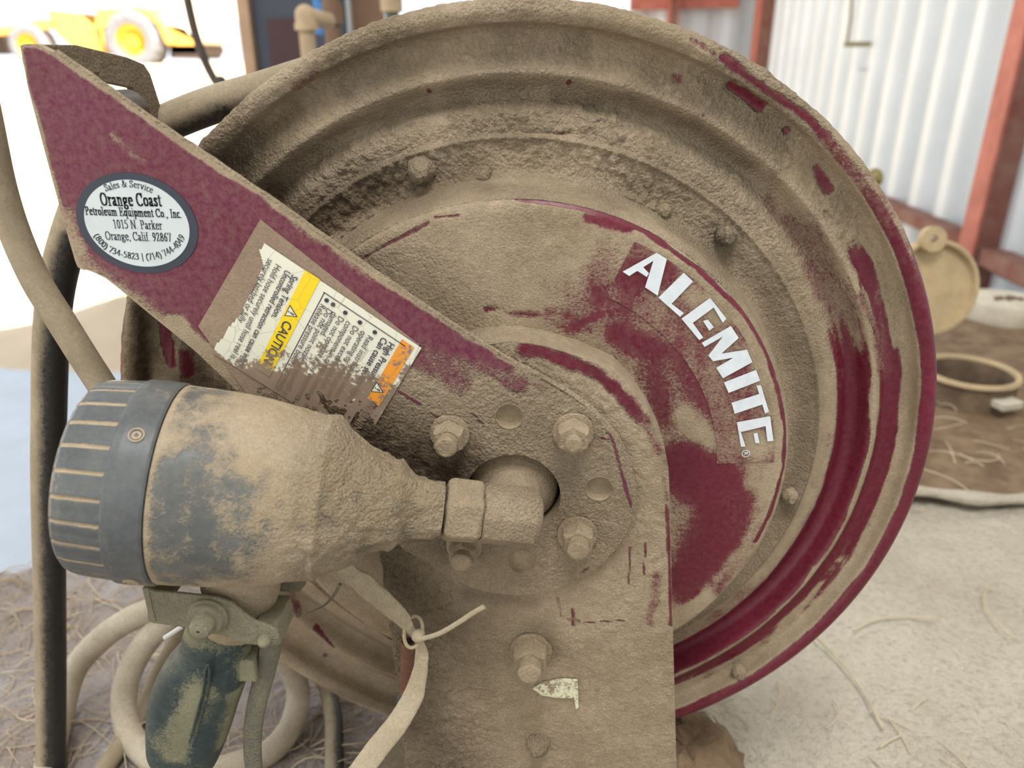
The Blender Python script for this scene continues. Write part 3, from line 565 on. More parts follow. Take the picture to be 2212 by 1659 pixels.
# arm
def pa(x, y): return aty(x, y, YA)[[0, 2]]
R_A = .0641; axis_ang = None
up_pts = [pa(*p) for p in [(43, 98), (56, 94), (78, 95), (122, 117), (206, 176), (320, 255), (574, 427), (740, 545), (909, 660)]]
lo_pts = [pa(*p) for p in [(870, 1180), (700, 1020), (560, 889), (420, 757), (250, 618), (228, 601), (210, 592), (190, 584), (178, 583), (168, 577), (163, 566)]]
def tangent(p, sgn):
    d = np.hypot(*p); a = math.atan2(p[1], p[0]) + sgn * math.acos(R_A / d); return a
a_up = tangent(up_pts[-1], -1); a_lo = tangent(lo_pts[0], 1)
while a_lo > a_up: a_lo -= 2 * math.pi
arcpts = [R_A * A(math.cos(t), math.sin(t)) for t in np.linspace(a_up, a_lo, 60)]
left_e = [pa(*p) for p in [(135, 470), (105, 360), (60, 190)]]
out = up_pts + arcpts + lo_pts + left_e
e0 = (pa(60, 95) + pa(165, 575)) / 2; axis_ang = math.atan2(-e0[1], -e0[0])
dim = [tuple(aty(px, py, YA)[[0, 2]]) + (29.5 * mpp(aty(px, py, YA)), .0036) for px, py in ((1100, 899), (1294, 1055), (1127, 1214))]
dim.append((-dim[1][0], -dim[1][1] + .0, dim[1][2], .0036))
V, F, edge, nf = scan_plate(out, axis_ang, .0011, YA, .0045, holes=[(0, 0, .0250)] + [d_[:3] for d_ in dim[:3]])
al = [([(250, 330), (450, 520)], 120, .10, .9),
 ([(140, 470), (175, 570), (250, 620), (420, 760), (520, 850)], 34, .62, .9), ([(64, 210), (110, 370), (150, 520)], 8, .7, 1.),
 ([(640, 480), (800, 600)], 12, .45, .9), ([(380, 700), (520, 840), (660, 980)], 26, .9, .8),
 ([(560, 880), (760, 920), (860, 1100)], 150, 1., .5), ([(860, 860), (960, 900), (1010, 960)], 90, 1., .5), ([(1118, 1060)], 330, 1., .3),
 ([(860, 640), (940, 710), (1020, 760), (1090, 790)], 26, .08, .8), ([(920, 760), (990, 830)], 44, .42, .8), ([(1040, 790), (1120, 830)], 26, .38), ([(1160, 830), (1200, 840)], 12, .5), ([(900, 690), (980, 740)], 34, .15),
 ([(1312, 925), (1326, 945)], 9, .1), ([(1320, 935), (1340, 1010), (1352, 1055), (1364, 1095)], 3.2, .0, .4), ([(862, 845), (908, 872)], 4, .0), ([(930, 888), (966, 913)], 2.6, .1), ([(1020, 890), (1046, 918)], 2.6, .1), ([(1270, 1226), (1258, 1236)], 6, .3), ([(1300, 945), (1330, 950)], 3, .4),
 ([(240, 290), (290, 340)], 9, .42), ([(215, 300)], 7, .4), ([(280, 330), (310, 345)], 7, .5), ([(440, 400), (470, 470)], 5, .3)]
dust = strokes(V, .16, al, YA); dust[nf:] = 1.; dust[:nf] = np.maximum(dust[:nf], .9 * (1 - sstep(.0, .0042, edge[:nf] + .004 * (fbm(V[:nf], 90., 3) - .5))))
u = V[:, 0] * math.cos(axis_ang) + V[:, 2] * math.sin(axis_ang)
cr = dust * sstep(-.14, -.06, u) * .8; low = sstep(-.02, .05, -(V[:, 0] * math.sin(axis_ang) * -1 + V[:, 2] * math.cos(axis_ang))) * sstep(-.16, -.09, u) * (1 - sstep(-.03, .02, u))
S2 = V[:, [0, 2]]; hh = cr * (.0008 * (fbm(V, 260., 3) - .45) + .0006 * granules(S2, .0022, .85)) + .0011 * granules(S2, .0034, .8, 1.7) * low + low * (.004 * np.maximum(0, fbm(V, 120., 3) - .3)); V[:nf, 1] -= hh[:nf]
oil_shade_m = strokes(V, 0., [([(720, 890), (840, 970), (940, 1020)], 105, .95, 1.), ([(880, 1060), (1010, 1030)], 60, .9, 1.), ([(560, 840), (680, 930)], 40, .55, 1.), ([(900, 1120), (960, 1180)], 50, .4, 1.), ([(1330, 900), (1260, 860)], 10, .2, 1.)], YA)
for hx, hz, hr, dp in dim[:3]:
    q = np.hypot(V[:nf, 0] - hx, V[:nf, 2] - hz) < hr * 1.25; V[:nf, 1][q] = YA
ARM = build('arm', V, F, m_arm, REEL, oil=oil_shade_m, dust=dust, crust=np.clip(cr + low, 0, 1), sharp=50, fix=False, label='slanting maroon guide arm with two stickers and a round bolted end')
for hx, hz, hr, dp in dim[:3]:
    m = MB(); m.lathe((hx, YA, hz), (0, 1, 0), [(-.0003, hr * 1.04), (-.0004, hr * 1.01), (.0004, hr * .99), (.0030, hr * .96), (.0040, hr * .8), (.0042, 0)], 40, d=1.); mb('plugged_hole', m, m_paint, REEL, dust=1., crust=.05)
# dusty ridge along the arm's upper edge
m = MB(); P = spline([aty(x, y - 3, YA + .002) for x, y in [(122, 117), (320, 255), (574, 427), (909, 660), (1090, 775), (1180, 822), (1262, 874), (1325, 940), (1360, 1010)]], 10)
m.tube(P, .0014 + .0006 * fbm(P, 120.), 8, d=1.); lump(m, .0006, 300.); mb('dust_ridge', m, m_paint, REEL, dust=1., crust=.6)
# hub shaft, collar
m = MB(); m.lathe((0, -.030, 0), NY, [(-.01, .0295), (.005, .0295), (.0052, .0), ], 40, d=1.); mb('bearing', m, m_dark, REEL)
m = MB(); m.lathe((0, -.04, 0), NY, [(0, .0235), (.012, .0235), (.0155, .0215), (.018, .0175), (.020, .0150), (.042, .0145), (.044, .010)], 48, d=1.); lump(m, .0006, 150.)
mb('swivel_shaft', m, m_fit, REEL, dust=1., crust=.3)
m = MB(); m.lathe((0, YA, 0), (0, 1, 0), [(0, .0250), (.012, .0250), (.012, .0300), (.026, .0300)], 72, d=1.); mb('hub_collar', m, m_paint, REEL, dust=1.)
# four bolts of the arm end, two on the post
for i, (px, py, tx, ty, r) in enumerate([(972, 935, 978, 965, 33), (1238, 932, 1238, 956, 34), (1247, 1152, 1250, 1180, 33), (1003, 1178, 1006, 1196, 30)]):
    c = aty(px, py, YA - .001); k = mpp(c); m = hexhead(c, NY, r * k * 1.08, .0095, stud=r * k * (.52 if i == 1 else .7), washer=r * k * 1.3); lump(m, (.0007, .0004, .0006, .0006)[i], 220.); mb('bolt', m, m_bolt, REEL, dust=(.92, .8, 1., 1.)[i], crust=.25, sharp=30)
c = aty(1146, 1405, YP - .001); k = mpp(c); m = hexhead(c, NY, 40 * k, .011, stud=25 * k, washer=46 * k); lump(m, .0006, 200.); mb('bolt', m, m_bolt, REEL, dust=1., crust=.25, sharp=30, label='large bolt in the lower post')
c = aty(1163, 1604, YP - .001); k = mpp(c); m = dome(c, NY, 25 * k, .010); lump(m, .0016, 220.); mb('bolt', m, m_bolt, REEL, dust=1., crust=1., label='small dust-buried bolt low on the post')
# roller guide bracket at the arm tip
xb = -.2085
def bk(px, py): q = atx(px, py, xb); return (q[1], q[2])
outer = [(-.058, bk(75, 96)[1]), bk(150, 97), bk(262, 124), bk(298, 139), bk(312, 160), bk(340, 246)]; wi = [(-.02, bk(150, 160)[1]), bk(205, 176), bk(272, 190), bk(281, 205), bk(290, 246)]
zb_ = .125; m = MB(); P3 = lambda L: [(xb, a, b) for a, b in L]
yl_, yr_ = outer[0][0], outer[-1][0]
m.prism(P3([outer[0], outer[1], outer[2], outer[3], outer[4], outer[5], (outer[5][0] + .002, zb_ + .02), (wi[4][0] + .001, zb_ + .02), wi[4], wi[3], wi[2], wi[1], wi[0], (yl_, wi[0][1])]), (.0035, 0, 0), d=1.)
m.prism(P3([(yl_, zb_), (outer[5][0] + .002, zb_), (outer[5][0] + .002, zb_ + .02), (yl_, zb_ + .02)]), (.0035, 0, 0), d=1.)
V = np.array(m.v); mb('guide_bracket', m, m_bolt, REEL, dust=.8, crust=.6, oil=.45, smooth=False, bevel=.0006, label='brown dust-covered roller bracket at the tip of the arm')
xr = xb + .013; ye = atx(277, 214, xr)[1]; zr_ = atx(240, 190, xr)[2] - .0115
m_roll = dusty('dark_worn_roller', lin((62, 52, 46)), rough=.4, metal=.4)
m = MB(); m.lathe((xr, -.056, zr_), (0, 1, 0), [(0, .003), (.001, .0105), (ye + .055, .0105), (ye + .056, .009), (ye + .057, .003), (ye + .057, 0)], 32); mb('roller', m, m_roll, REEL, dust=.3)
m = MB(); m.lathe((xr, -.056, zr_ - .040), (0, 1, 0), [(0, .003), (.001, .0105), (ye + .055, .0105), (ye + .057, .003), (ye + .057, 0)], 32); mb('roller', m, m_roll, REEL, dust=.3)
# foot under the post
m = MB(); m.box((.02, .03, BENCH + .004), (.125, .105, .006)); mb('base_plate', m, m_paint, REEL, dust=1., crust=.6, smooth=False)
m = MB(); m.box((.02, .122, -.16), (.07, .004, .14)); mb('rear_post', m, m_paint, REEL, dust=1., crust=.3, smooth=False)
# remnant of a pale sticker on the post
cr0 = [(1150, 1488), (1175, 1475), (1215, 1468), (1248, 1470), (1250, 1528), (1244, 1532), (1240, 1508), (1205, 1508), (1170, 1502)]
TORN = [aty(a, b, YP - .0022) for a, b in cr0]

# ---- oval sticker on the arm
ell = np.array([(165, 455), (182, 409), (215, 385), (263, 373), (308, 376), (353, 394), (391, 422), (418, 465), (428, 498), (421, 537), (399, 567), (361, 584), (313, 589), (255, 573), (210, 547), (180, 510)], float)
Q = np.array([pa(*p) for p in ell]); Dm = np.stack([Q[:, 0] ** 2, Q[:, 0] * Q[:, 1], Q[:, 1] ** 2, Q[:, 0], Q[:, 1]], 1); sc_ = 1e2
a_, b_, c_, d_, e_ = np.linalg.lstsq(Dm, np.ones(len(Q)), rcond=None)[0]
Mx = np.array([[a_, b_ / 2], [b_ / 2, c_]]); ec = -.5 * np.linalg.solve(Mx, [d_, e_]); kk = 1 + ec @ Mx @ ec; ew, ev = np.linalg.eigh(Mx / kk); EA, EB = 1 / math.sqrt(ew[0]), 1 / math.sqrt(ew[1]); e1 = ev[:, 0] * (1 if ev[0, 0] > 0 else -1); e2 = np.array([-e1[1], e1[0]])
tx_ = pa(395, 467) - pa(187, 459); tx_ /= np.linalg.norm(tx_); ty_ = np.array([-tx_[1], tx_[0]])
def oval(name, k, y, mat, parent, y2=None):
    m = MB(); P = [A((ec + k * (EA * math.cos(t) * e1 + EB * math.sin(t) * e2))[0], y, (ec + k * (EA * math.cos(t) * e1 + EB * math.sin(t) * e2))[1]) for t in np.linspace(0, 2 * math.pi, 64, endpoint=False)]
    m.prism(P, (0, .0003, 0)); return mb(name, m, mat, parent, smooth=False)
m_navy = plain('dark_navy_print', lin((48, 54, 66)), .5, var=.15, scale=90)
m_silver = plain('silver_grey_sticker', lin((206, 212, 210)), .4, var=.07, scale=60)
OV = oval('oval_sticker', 1., YA - .0004, m_navy, REEL); OV['label'] = 'silver oval dealer sticker with navy border on the arm'
oval('sticker_face', .865, YA - .0006, m_silver, OV)
def put_text(name, V2, F, O, ex, ey, y, mat, parent):
    P = O[None] + V2[:, :1] * ex[None] + V2[:, 1:] * ey[None]; return build(name, np.stack([P[:, 0], np.full(len(P), y), P[:, 1]], 1), F, mat, parent, smooth=False, dust=0., fix=False)
for txt, l, r, bold in [('Orange Coast', (220, 443), (352, 445), True), ('Petroleum Equipment Co., Inc.', (187, 463), (396, 470), True), ('1015 N. Parker', (247, 492), (353, 495), False), ('Orange, Calif. 92867', (230, 517), (373, 521), False)]:
    L = pa(*l); Rr = pa(*r); tv, tf, w = serif(txt, bold); s0 = np.linalg.norm(Rr - L) / w; ex = (Rr - L) / w; hgt = {'O': 26, 'P': 17, '1': 18}[txt[0]] if txt != 'Orange, Calif. 92867' else 18
    ey = np.array([-ex[1], ex[0]]); ey *= (hgt / .66 * mpp(aty(300, 480, YA)) * 1.02) / np.linalg.norm(ey); put_text('text_line', tv, tf, L, ex, ey, YA - .00075, m_black, OV)
def put_arc(txt, pts, hgt, bold=False):
    P = spline([pa(*p) for p in pts], 16); L = np.r_[0, np.cumsum(np.hypot(*np.diff(P, axis=0).T))]; tv, tf, w = serif(txt, bold); k = L[-1] / w; hm = hgt / .66 * mpp(aty(300, 480, YA))
    # each glyph rides rigidly on the curve: use the polygon's own position
    out = np.zeros_like(tv); x = 0; idx = 0
    for ch in txt:
        adv, st = GL[ch]; adv += .03 if bold else 0; sm = (x + adv / 2) * k; c0 = np.array([np.interp(sm, L, P[:, 0]), np.interp(sm, L, P[:, 1])]); c1 = np.array([np.interp(sm + .001, L, P[:, 0]), np.interp(sm + .001, L, P[:, 1])]); cm = np.array([np.interp(sm - .001, L, P[:, 0]), np.interp(sm - .001, L, P[:, 1])])
        ex = (c1 - cm); ex /= np.linalg.norm(ex); ey = np.array([-ex[1], ex[0]])
        m_ = (tv[:, 0] >= x - .05) & (tv[:, 0] < x + adv + .03)
        sel = m_ & (np.arange(len(tv)) >= idx); cnt = sum(len(f) for f in tf if f[0] >= idx and all(tv[i, 0] < x + adv + .045 and tv[i, 0] > x - .1 for i in f))
        # vertices of this glyph come next in order
        nv = glyph_count(ch, bold); s_ = slice(idx, idx + nv); idx += nv
        out[s_] = c0 + (tv[s_, :1] - x - adv / 2) * k * ex + tv[s_, 1:] * hm * ey; x += adv
    put_text('text_line', out, tf, np.zeros(2), np.array([1., 0]), np.array([0, 1.]), YA - .00075, m_black, OV)
def glyph_count(ch, bold):
    v = serif(ch, bold)[0]; return len(v)
put_arc('Sales & Service', [(230, 413), (265, 404), (300, 406), (331, 417)], 14)
put_arc('(800) 734-5823 / (714) 744-4049', [(203, 508), (222, 532), (250, 549), (290, 559), (330, 560), (365, 550), (388, 534), (402, 512)], 14)

# ---- caution label on the arm: torn white sheet on a dust-soaked clear backing, print turned on its side
TLp, BLp, BRp = pa(911, 750), pa(566, 520), pa(456, 752)
lu = (BRp - BLp); lv = (BLp - TLp)            # reading direction, and down the page
def lab(u, v, y): p = TLp + u * lu + v * lv; return A(p[0], y, p[1])
m_back = dusty('dust_soaked_backing', lin((146, 124, 108)), lin((160, 138, 116)), lin((148, 126, 106)), crumb=.4)
bq = [(905, 745), (562, 474), (428, 705), (540, 862), (800, 905)]
m = MB(); m.prism([aty(a, b, YA - .0004) for a, b in bq], (0, .0003, 0), d=.8); LABEL = mb('caution_sticker', m, m_back, REEL, smooth=False, crust=.1, label='torn yellow and white caution sticker turned on its side, half buried in dust')
s = NT('white_label_under_dirt'); aa = s.attr('dust'); nn = s.math('ADD', s.math('MULTIPLY', s.noise(110, 4., .7), .6), s.math('MULTIPLY', s.noise(600, 3., .7), .4))
def label_mat(name, col, rub=1.):
    s = NT(name); aa = s.attr('dust'); nn = s.math('ADD', s.math('MULTIPLY', s.noise(110, 4., .7), .55), s.math('MULTIPLY', s.noise(560, 3., .7), .45))
    f = s.math('MULTIPLY_ADD', s.math('SUBTRACT', s.math('ADD', aa, s.math('MULTIPLY', s.math('SUBTRACT', nn, .5), 2.6)), .5), 5., .5, True)
    v = s.n('ShaderNodeTexVoronoi', feature='DISTANCE_TO_EDGE'); v.inputs['Scale'].default_value = 75; s.l(s.co, v.inputs['Vector'])
    ck = s.math('MULTIPLY', s.math('LESS_THAN', v.outputs['Distance'], .012), .35)
    c = s.mix(ck, col, lin((140, 124, 96))); s.l(s.mix(f, c, s.mix(s.ramp(s.noise(30), .4, .6), lin((148, 126, 106)), lin((134, 114, 94)))), s.b.inputs['Base Color']); s.l(s.math('MULTIPLY_ADD', f, .4, .5), s.b.inputs['Roughness']); return s.m
m_lab = label_mat('cream_label_paper', lin((226, 222, 200))); m_yel = label_mat('yellow_print', lin((240, 206, 20))); m_org = label_mat('orange_print', lin((236, 150, 44))); m_txt = label_mat('dark_label_print', lin((52, 50, 66)))
m = MB(); m.prism(TORN, (0, .0012, 0)); mb('torn_sticker', m, label_mat('torn_pale_paper', lin((214, 210, 176))), REEL, smooth=False, dust=.42)
def ldirt(P): 
    return strokes(np.asarray(P, float), .1, [([(540, 830), (640, 830), (800, 900)], 62, 1., .8), ([(470, 780), (520, 820)], 22, .85), ([(600, 770), (700, 800)], 34, .5), ([(740, 830), (860, 870)], 46, .8), ([(700, 740), (760, 790)], 24, .4), ([(860, 860), (890, 800)], 22, .75), ([(450, 760), (520, 850)], 16, .9), ([(495, 640), (470, 720)], 7, .5)], YA)
# page outline with torn head (u across reading, v down the page 0..1)
n_u, n_v = 70, 110; V = []; 
for j in range(n_v):
    v = j / (n_v - 1)
    for i in range(n_u):
        u = i / (n_u - 1); vv = v * (1.0 + .0 * u) ; V.append(lab(u * 1.02, vv, YA - .0009))
V = np.array(V); ku = np.tile(np.arange(n_u) / (n_u - 1), n_v); kv = np.repeat(np.arange(n_v) / (n_v - 1), n_u)
tear = .985 - .06 * (ku > .06) * sstep(.03, .2, ku) + .03 * (fbm(np.stack([ku, ku * 0, ku * 0], 1), 14., 3) - .5) + .05 * sstep(.5, .95, ku) * 1.0
F = [(j * n_u + i, j * n_u + i + 1, (j + 1) * n_u + i + 1, (j + 1) * n_u + i) for j in range(n_v - 1) for i in range(n_u - 1) if kv[j * n_u + i] < tear[j * n_u + i] and not (ku[j * n_u + i] > .80 + .05 * math.sin(j * .9) and kv[j * n_u + i] < .12) ]
build('label_sheet', V, F, m_lab, LABEL, dust=ldirt(V), sharp=0, fix=False)
def lquad(u0, v0, u1, v1, mat, name, n=24, y=YA - .0011, parent=LABEL):
    V = [lab(u0 + (u1 - u0) * i / n, v0 + (v1 - v0) * j / 6, y) for j in range(7) for i in range(n + 1)]; F = [(j * (n + 1) + i, j * (n + 1) + i + 1, (j + 1) * (n + 1) + i + 1, (j + 1) * (n + 1) + i) for j in range(6) for i in range(n)]
    return build(name, V, F, mat, parent, dust=ldirt(V), sharp=0, fix=False)
LU = float(np.linalg.norm(lu)); LV = float(np.linalg.norm(lv))
lquad(-.005, .645, .93, .735, m_yel, 'yellow_band'); lquad(.03, .035, .62, .115, m_org, 'orange_band'); bpy.data.objects['orange_band'].data.attributes['dust'].data.foreach_set('value', np.full(175, .42, np.float32))
lquad(.06, .08, .067, .60, m_txt, 'border_line', 2); lquad(.06, .592, .95, .597, m_txt, 'border_line', 30)
def ltext(txt, u, v, size, bold=0., cond=1., maxu=2.):
    tv, tf = sans(txt, bold); s0 = size / .72; V = np.array([lab(u + p[0] * s0 * cond / LU, v - p[1] * s0 / LV, YA - .0013) for p in tv]); build('text_line', V, tf, m_txt, LABEL, smooth=False, dust=ldirt(V), fix=False)
px_m = mpp(aty(680, 680, YA))
for txt, u, v, sz, b, cd in [
 ('WARNING', .60, .105, 20, .015, .8), ('High Pressure.', .10, .168, 15.5, .015, .86), ('Can cause severe injury.', .10, .215, 15.5, .015, .86),
 ('Read instructions before', .15, .285, 14.5, .0, .86), ('operating or servicing unit.', .15, .328, 14.5, .0, .86), ('Do not exceed rated psi.', .15, .378, 14.5, .0, .86), ('component in system lowest', .15, .422, 14.5, .0, .86), ('Do not operate if any component', .15, .47, 14.5, 0., .86), ('damaged.', .15, .512, 14.5, .0, .86), 
 ('Do not point nozzle at yourself or', .15, .545, 14.5, 0., .86), ('Release pressure before servicing', .15, .585, 14.5, 0., .86),
 ('CAUTION', .43, .715, 21, .012, .86), ('Spring Tension.', .08, .785, 15, .012, .86), ('Uncontrolled retraction can cause injury.', .08, .828, 14, .012, .80), ('Hold hose securely until hose reel is', .08, .885, 14.5, 0., .84), ('securely latched or fully', .08, .932, 14.5, 0., .84)]:
    ltext(txt, u, v, sz * px_m, b, cd)
for v in (.272, .367, .46, .537, .577):
    c = lab(.105, v - .012, YA - .0013); m = MB(); m.add([c + 5 * px_m * A(math.cos(t), 0, math.sin(t)) for t in np.linspace(0, 2 * math.pi, 14, endpoint=False)], [tuple(range(14))]); mb('bullet', m, m_txt, LABEL, smooth=False, dust=0.1)
def tri(u, v, s_, dst):
    P = [lab(u - s_ / LU, v, YA - .0012), lab(u + s_ / LU, v, YA - .0012), lab(u, v - 1.75 * s_ / LV, YA - .0012)]; c = sum(P) / 3; m = MB(); m.add(P, [(0, 1, 2)]); mb('warning_triangle', m, m_txt, LABEL, smooth=False, dust=dst)
    m = MB(); m.add([c + (p - c) * .78 + A(0, -.00015, 0) for p in P], [(0, 1, 2)]); mb('warning_triangle', m, m_lab, LABEL, smooth=False, dust=dst)
    m = MB(); yy = YA - .0015
    m.add([lab(u + du * s_ / LU, v - dv * s_ / LV, yy) for du, dv in ((-.08, .55), (.08, .55), (.13, 1.15), (-.13, 1.15))], [(0, 1, 2, 3)]); m.add([lab(u + du * s_ / LU, v - dv * s_ / LV, yy) for du, dv in ((-.1, .22), (.1, .22), (.1, .4), (-.1, .4))], [(0, 1, 2, 3)]); mb('exclamation_mark', m, m_txt, LABEL, smooth=False, dust=dst)
tri(.355, .725, 15 * px_m, .05); tri(.50, .118, 15 * px_m, .15)

# ---- swivel elbow fitting and the axis it shares with the nozzle
E0 = A(0, -.0885, aty(1100, 1112, -.0885)[2]); N1 = aty(212, 1027, -.1150); N0 = aty(1100, 1113, -.0885); AX = (N1 - N0); ALEN = np.linalg.norm(AX); AX /= ALEN
def pxof(P): d = P - CAM; return WPX / 2 + FPX * (d @ RGT) / (d @ FWD)
tl_ = np.linspace(-.04, ALEN + .03, 400); pxl = np.array([pxof(N0 + AX * t) for t in tl_])
def tpx(x): return float(np.interp(-x, -pxl, tl_))
def prof_px(lst_): return [(tpx(x), r * mpp(N0 + AX * tpx(x)) * k_) for x, r in lst_ for k_ in (1.,)]
m = MB(); m.lathe(N0, AX, prof_px([(1166, 20), (1166, 42), (1160, 58), (1150, 66), (1045, 66), (1040, 62), (1040, 30)]), 8, up=(0, -.38, .92), d=1.)
lump(m, .0008, 200.); mb('elbow_fitting', m, m_fit, REEL, dust=.95, crust=.7, bevel=.0025, sharp=60, label='dust-covered angular elbow on the hub swivel')
m = MB(); m.lathe(N0, AX, prof_px([(1040, 40), (1039, 62), (1032, 72), (970, 74), (962, 66), (958, 40)]), 6, up=(0, -.75, .66), d=1.); lump(m, .0004, 200.); mb('hex_nut', m, m_fit, REEL, dust=.8, crust=.3, bevel=.0012, sharp=30)

# ------------------------------------------------------------------ pistol nozzle hanging from the fitting
NOZ = thing('hose_nozzle', tuple(N0 + AX * .12), 'wide bell-shaped pistol nozzle with ribbed grey cap, dust covered, in front of the reel', 'hose nozzle')
def lathe_dense(prof, nseg, dens=.0013):
    prof = np.array(prof); s_ = np.r_[0, np.cumsum(np.hypot(*np.diff(prof, axis=0).T))]; q = np.linspace(0, s_[-1], int(s_[-1] / dens)); t = np.interp(q, s_, prof[:, 0]); r = np.interp(q, s_, prof[:, 1])
    for _ in range(6): t[1:-1] = .25 * t[:-2] + .5 * t[1:-1] + .25 * t[2:]; r[1:-1] = .25 * r[:-2] + .5 * r[1:-1] + .25 * r[2:]
    return t, r
UPN = A(0, 0, 1) - AX * AX[2]; UPN /= np.linalg.norm(UPN); SDN = np.cross(AX, UPN)
if SDN[1] > 0: SDN = -SDN            # SDN points toward the camera side
def revolve(t, r, nseg):
    th = np.linspace(0, 2 * math.pi, nseg, endpoint=False); D = UPN[None] * np.cos(th)[:, None] + SDN[None] * np.sin(th)[:, None]
    V = (N0 + AX * t[:, None])[:, None, :] + r[:, None, None] * D[None]; n = len(t); i, k = np.meshgrid(np.arange(n - 1), np.arange(nseg), indexing='ij'); k2 = (k + 1) % nseg
    F = np.stack([i * nseg + k, i * nseg + k2, (i + 1) * nseg + k2, (i + 1) * nseg + k], -1).reshape(-1, 4)
    return V.reshape(-1, 3), F, np.repeat(t, nseg), np.tile(th, n), np.tile(D, (n, 1, 1)).reshape(-1, 3)
prof = prof_px([(955, 58), (930, 62), (900, 66), (872, 74), (858, 84), (845, 96), (815, 108), (787, 122), (750, 142), (722, 158), (700, 168), (661, 180), (600, 194), (548, 203), (480, 209), (420, 212), (384, 213)])
t, r = lathe_dense(prof, 160); V, F, T, TH, D = revolve(t, r, 260)
pxv = np.interp(T, np.array([tpx(x) for x in range(960, 140, -20)]), np.arange(960, 140, -20))
neck = sstep(560, 760, pxv); under = sstep(-.2, .8, -np.cos(TH)); 
h = neck * (.0055 * (fbm(V, 75., 4) - .45) + .0034 * (fbm(V, 260., 3) - .45)) + .0005 * (fbm(V, 300., 3) - .5) * (.4 + under)
h += .0025 * np.exp(-((pxv - 862) / 14) ** 2) + .0035 * np.exp(-((pxv - 715) / 26) ** 2 - ((np.cos(TH) - .96) / .08) ** 2) + .002 * np.exp(-((pxv - 700) / 7.) ** 2) * (np.sin(TH) > 0)
V = V + D * h[:, None]
patch = fbm(V, 34., 4); dn = .22 + .66 * sstep(420, 690, pxv) + .35 * sstep(.55, 1, np.cos(TH)) + .5 * sstep(.3, .9, -np.cos(TH)) * .8 + .6 * (1 - sstep(330, 372, pxv)) * 0
dn = np.clip(dn + .9 * (patch - .5) + .7 * (fbm(V, 150., 3) - .5), 0, 1); edge_s = np.exp(-((pxv - 388) / 8.) ** 2); dn = np.clip(dn + edge_s * .4, 0, 1)
build('bell_body', V, F, m_noz, NOZ, dust=dn, crust=np.clip(.04 + neck * .75 + .2 * under, 0, 1), sharp=0)
# ribbed cap: smooth collar, then 24 recessed grooves
prof = prof_px([(382, 190), (381, 214), (376, 217), (345, 218), (318, 219), (304, 218), (300, 213), (250, 210), (222, 208), (205, 204), (196, 196), (192, 186), (196, 172), (210, 168), (212, 20)])
tc_, rc_ = [], []
pr_ = np.array(prof); s_ = np.r_[0, np.cumsum(np.hypot(*np.diff(pr_, axis=0).T))]; q = np.unique(np.r_[s_, np.linspace(0, s_[-1], 110)]); t = np.interp(q, s_, pr_[:, 0]); r = np.interp(q, s_, pr_[:, 1])
V, F, T, TH, D = revolve(t, r, 576); pxv = np.interp(T, np.array([tpx(x) for x in range(960, 120, -20)]), np.arange(960, 120, -20)); NG = 26
g = np.abs(((TH * NG / (2 * math.pi) + .35) % 1) - .5) * 2 * math.pi / NG * .046; groove = (1 - sstep(.0005, .0011, g)) * ((pxv < 299) & (np.tile(np.repeat(np.arange(len(t)), 1), 1)[:, None] * 0 == 0).ravel()[0]) * (T < tpx(197))
rad_ok = np.repeat(r, 576) > .9 * r.max(); V = V - D * (groove * rad_ok * .0010)[:, None]
flat_ = rad_ok & (pxv < 299); facet = flat_ * .0005 * (1 - np.abs(((TH * NG / (2 * math.pi) + .35) % 1) - .5) * 2) ; V = V + D * (facet - .0002 * flat_)[:, None]
dn = np.clip(.22 + .9 * groove * rad_ok + .28 * (fbm(V, 45., 3) - .5) + .35 * sstep(.4, 1, -np.cos(TH)), 0, 1)
m_cap = dusty('dark_grey_plastic_cap', lin((78, 82, 84)), DUST3, lin((172, 152, 122)), rough=.38, paint2=lin((98, 102, 102)), crumb=.3, k=2.2)
CAP = build('cap', V, F, m_cap, NOZ, dust=dn, crust=.05, sharp=0, label='dark grey ribbed cap with small recessed screws')
for th in np.radians([36, 128, 218, 308]):
    d = UPN * math.cos(th) + SDN * math.sin(th); tt_ = tpx(344); c = N0 + AX * tt_ + d * (218.5 * mpp(N0 + AX * tt_)); k = mpp(c)
    m = MB(); m.lathe(c, d, [(-.001, 17 * k), (.0006, 17 * k), (.0007, 14 * k), (-.0002, 13 * k), (-.0002, 11 * k)], 24, d=1.); m.lathe(c, d, [(-.001, 11 * k), (.0003, 10 * k), (.0003, 5 * k), (-.0006, 4 * k), (-.0006, 0)], 16, d=.7); mb('screw', m, m_cap, CAP, dust=.75)
# stem, grip
YG = -.1120
def ag(x, y, dy=0.): return aty(x, y, YG + dy)
kg = mpp(ag(450, 1450))
P = spline([ag(512, 1195), ag(520, 1260), ag(512, 1310), ag(490, 1360), ag(475, 1400)], 8); m = MB(); m.tube(P, np.interp(np.linspace(0, 1, len(P)), [0, .3, .6, 1], [85, 78, 66, 40]) * kg, 32, nrm=(0, -1, 0), flat=.85)
mb('stem', m, m_noz, NOZ, dust=.9, crust=.25)
cent = [(478, 1345, 40, .80), (477, 1352, 64, .80), (475, 1370, 71, .80), (471, 1400, 76, .80), (459, 1425, 85, .78), (444, 1450, 90, .76), (424, 1500, 93, .74), (412, 1550, 91, .74), (402, 1600, 84, .74), (396, 1632, 76, .72), (393, 1648, 60, .7), (392, 1652, 30, .7)]
CS = spline([(a, b, c_, d_) for a, b, c_, d_ in cent], 7); P = np.array([ag(a, b) for a, b in CS[:, :2]]); Rg = CS[:, 2] * kg
seg = 64; V = []; UU = ag(1, 0) * 0 + A(1, 0, 0)
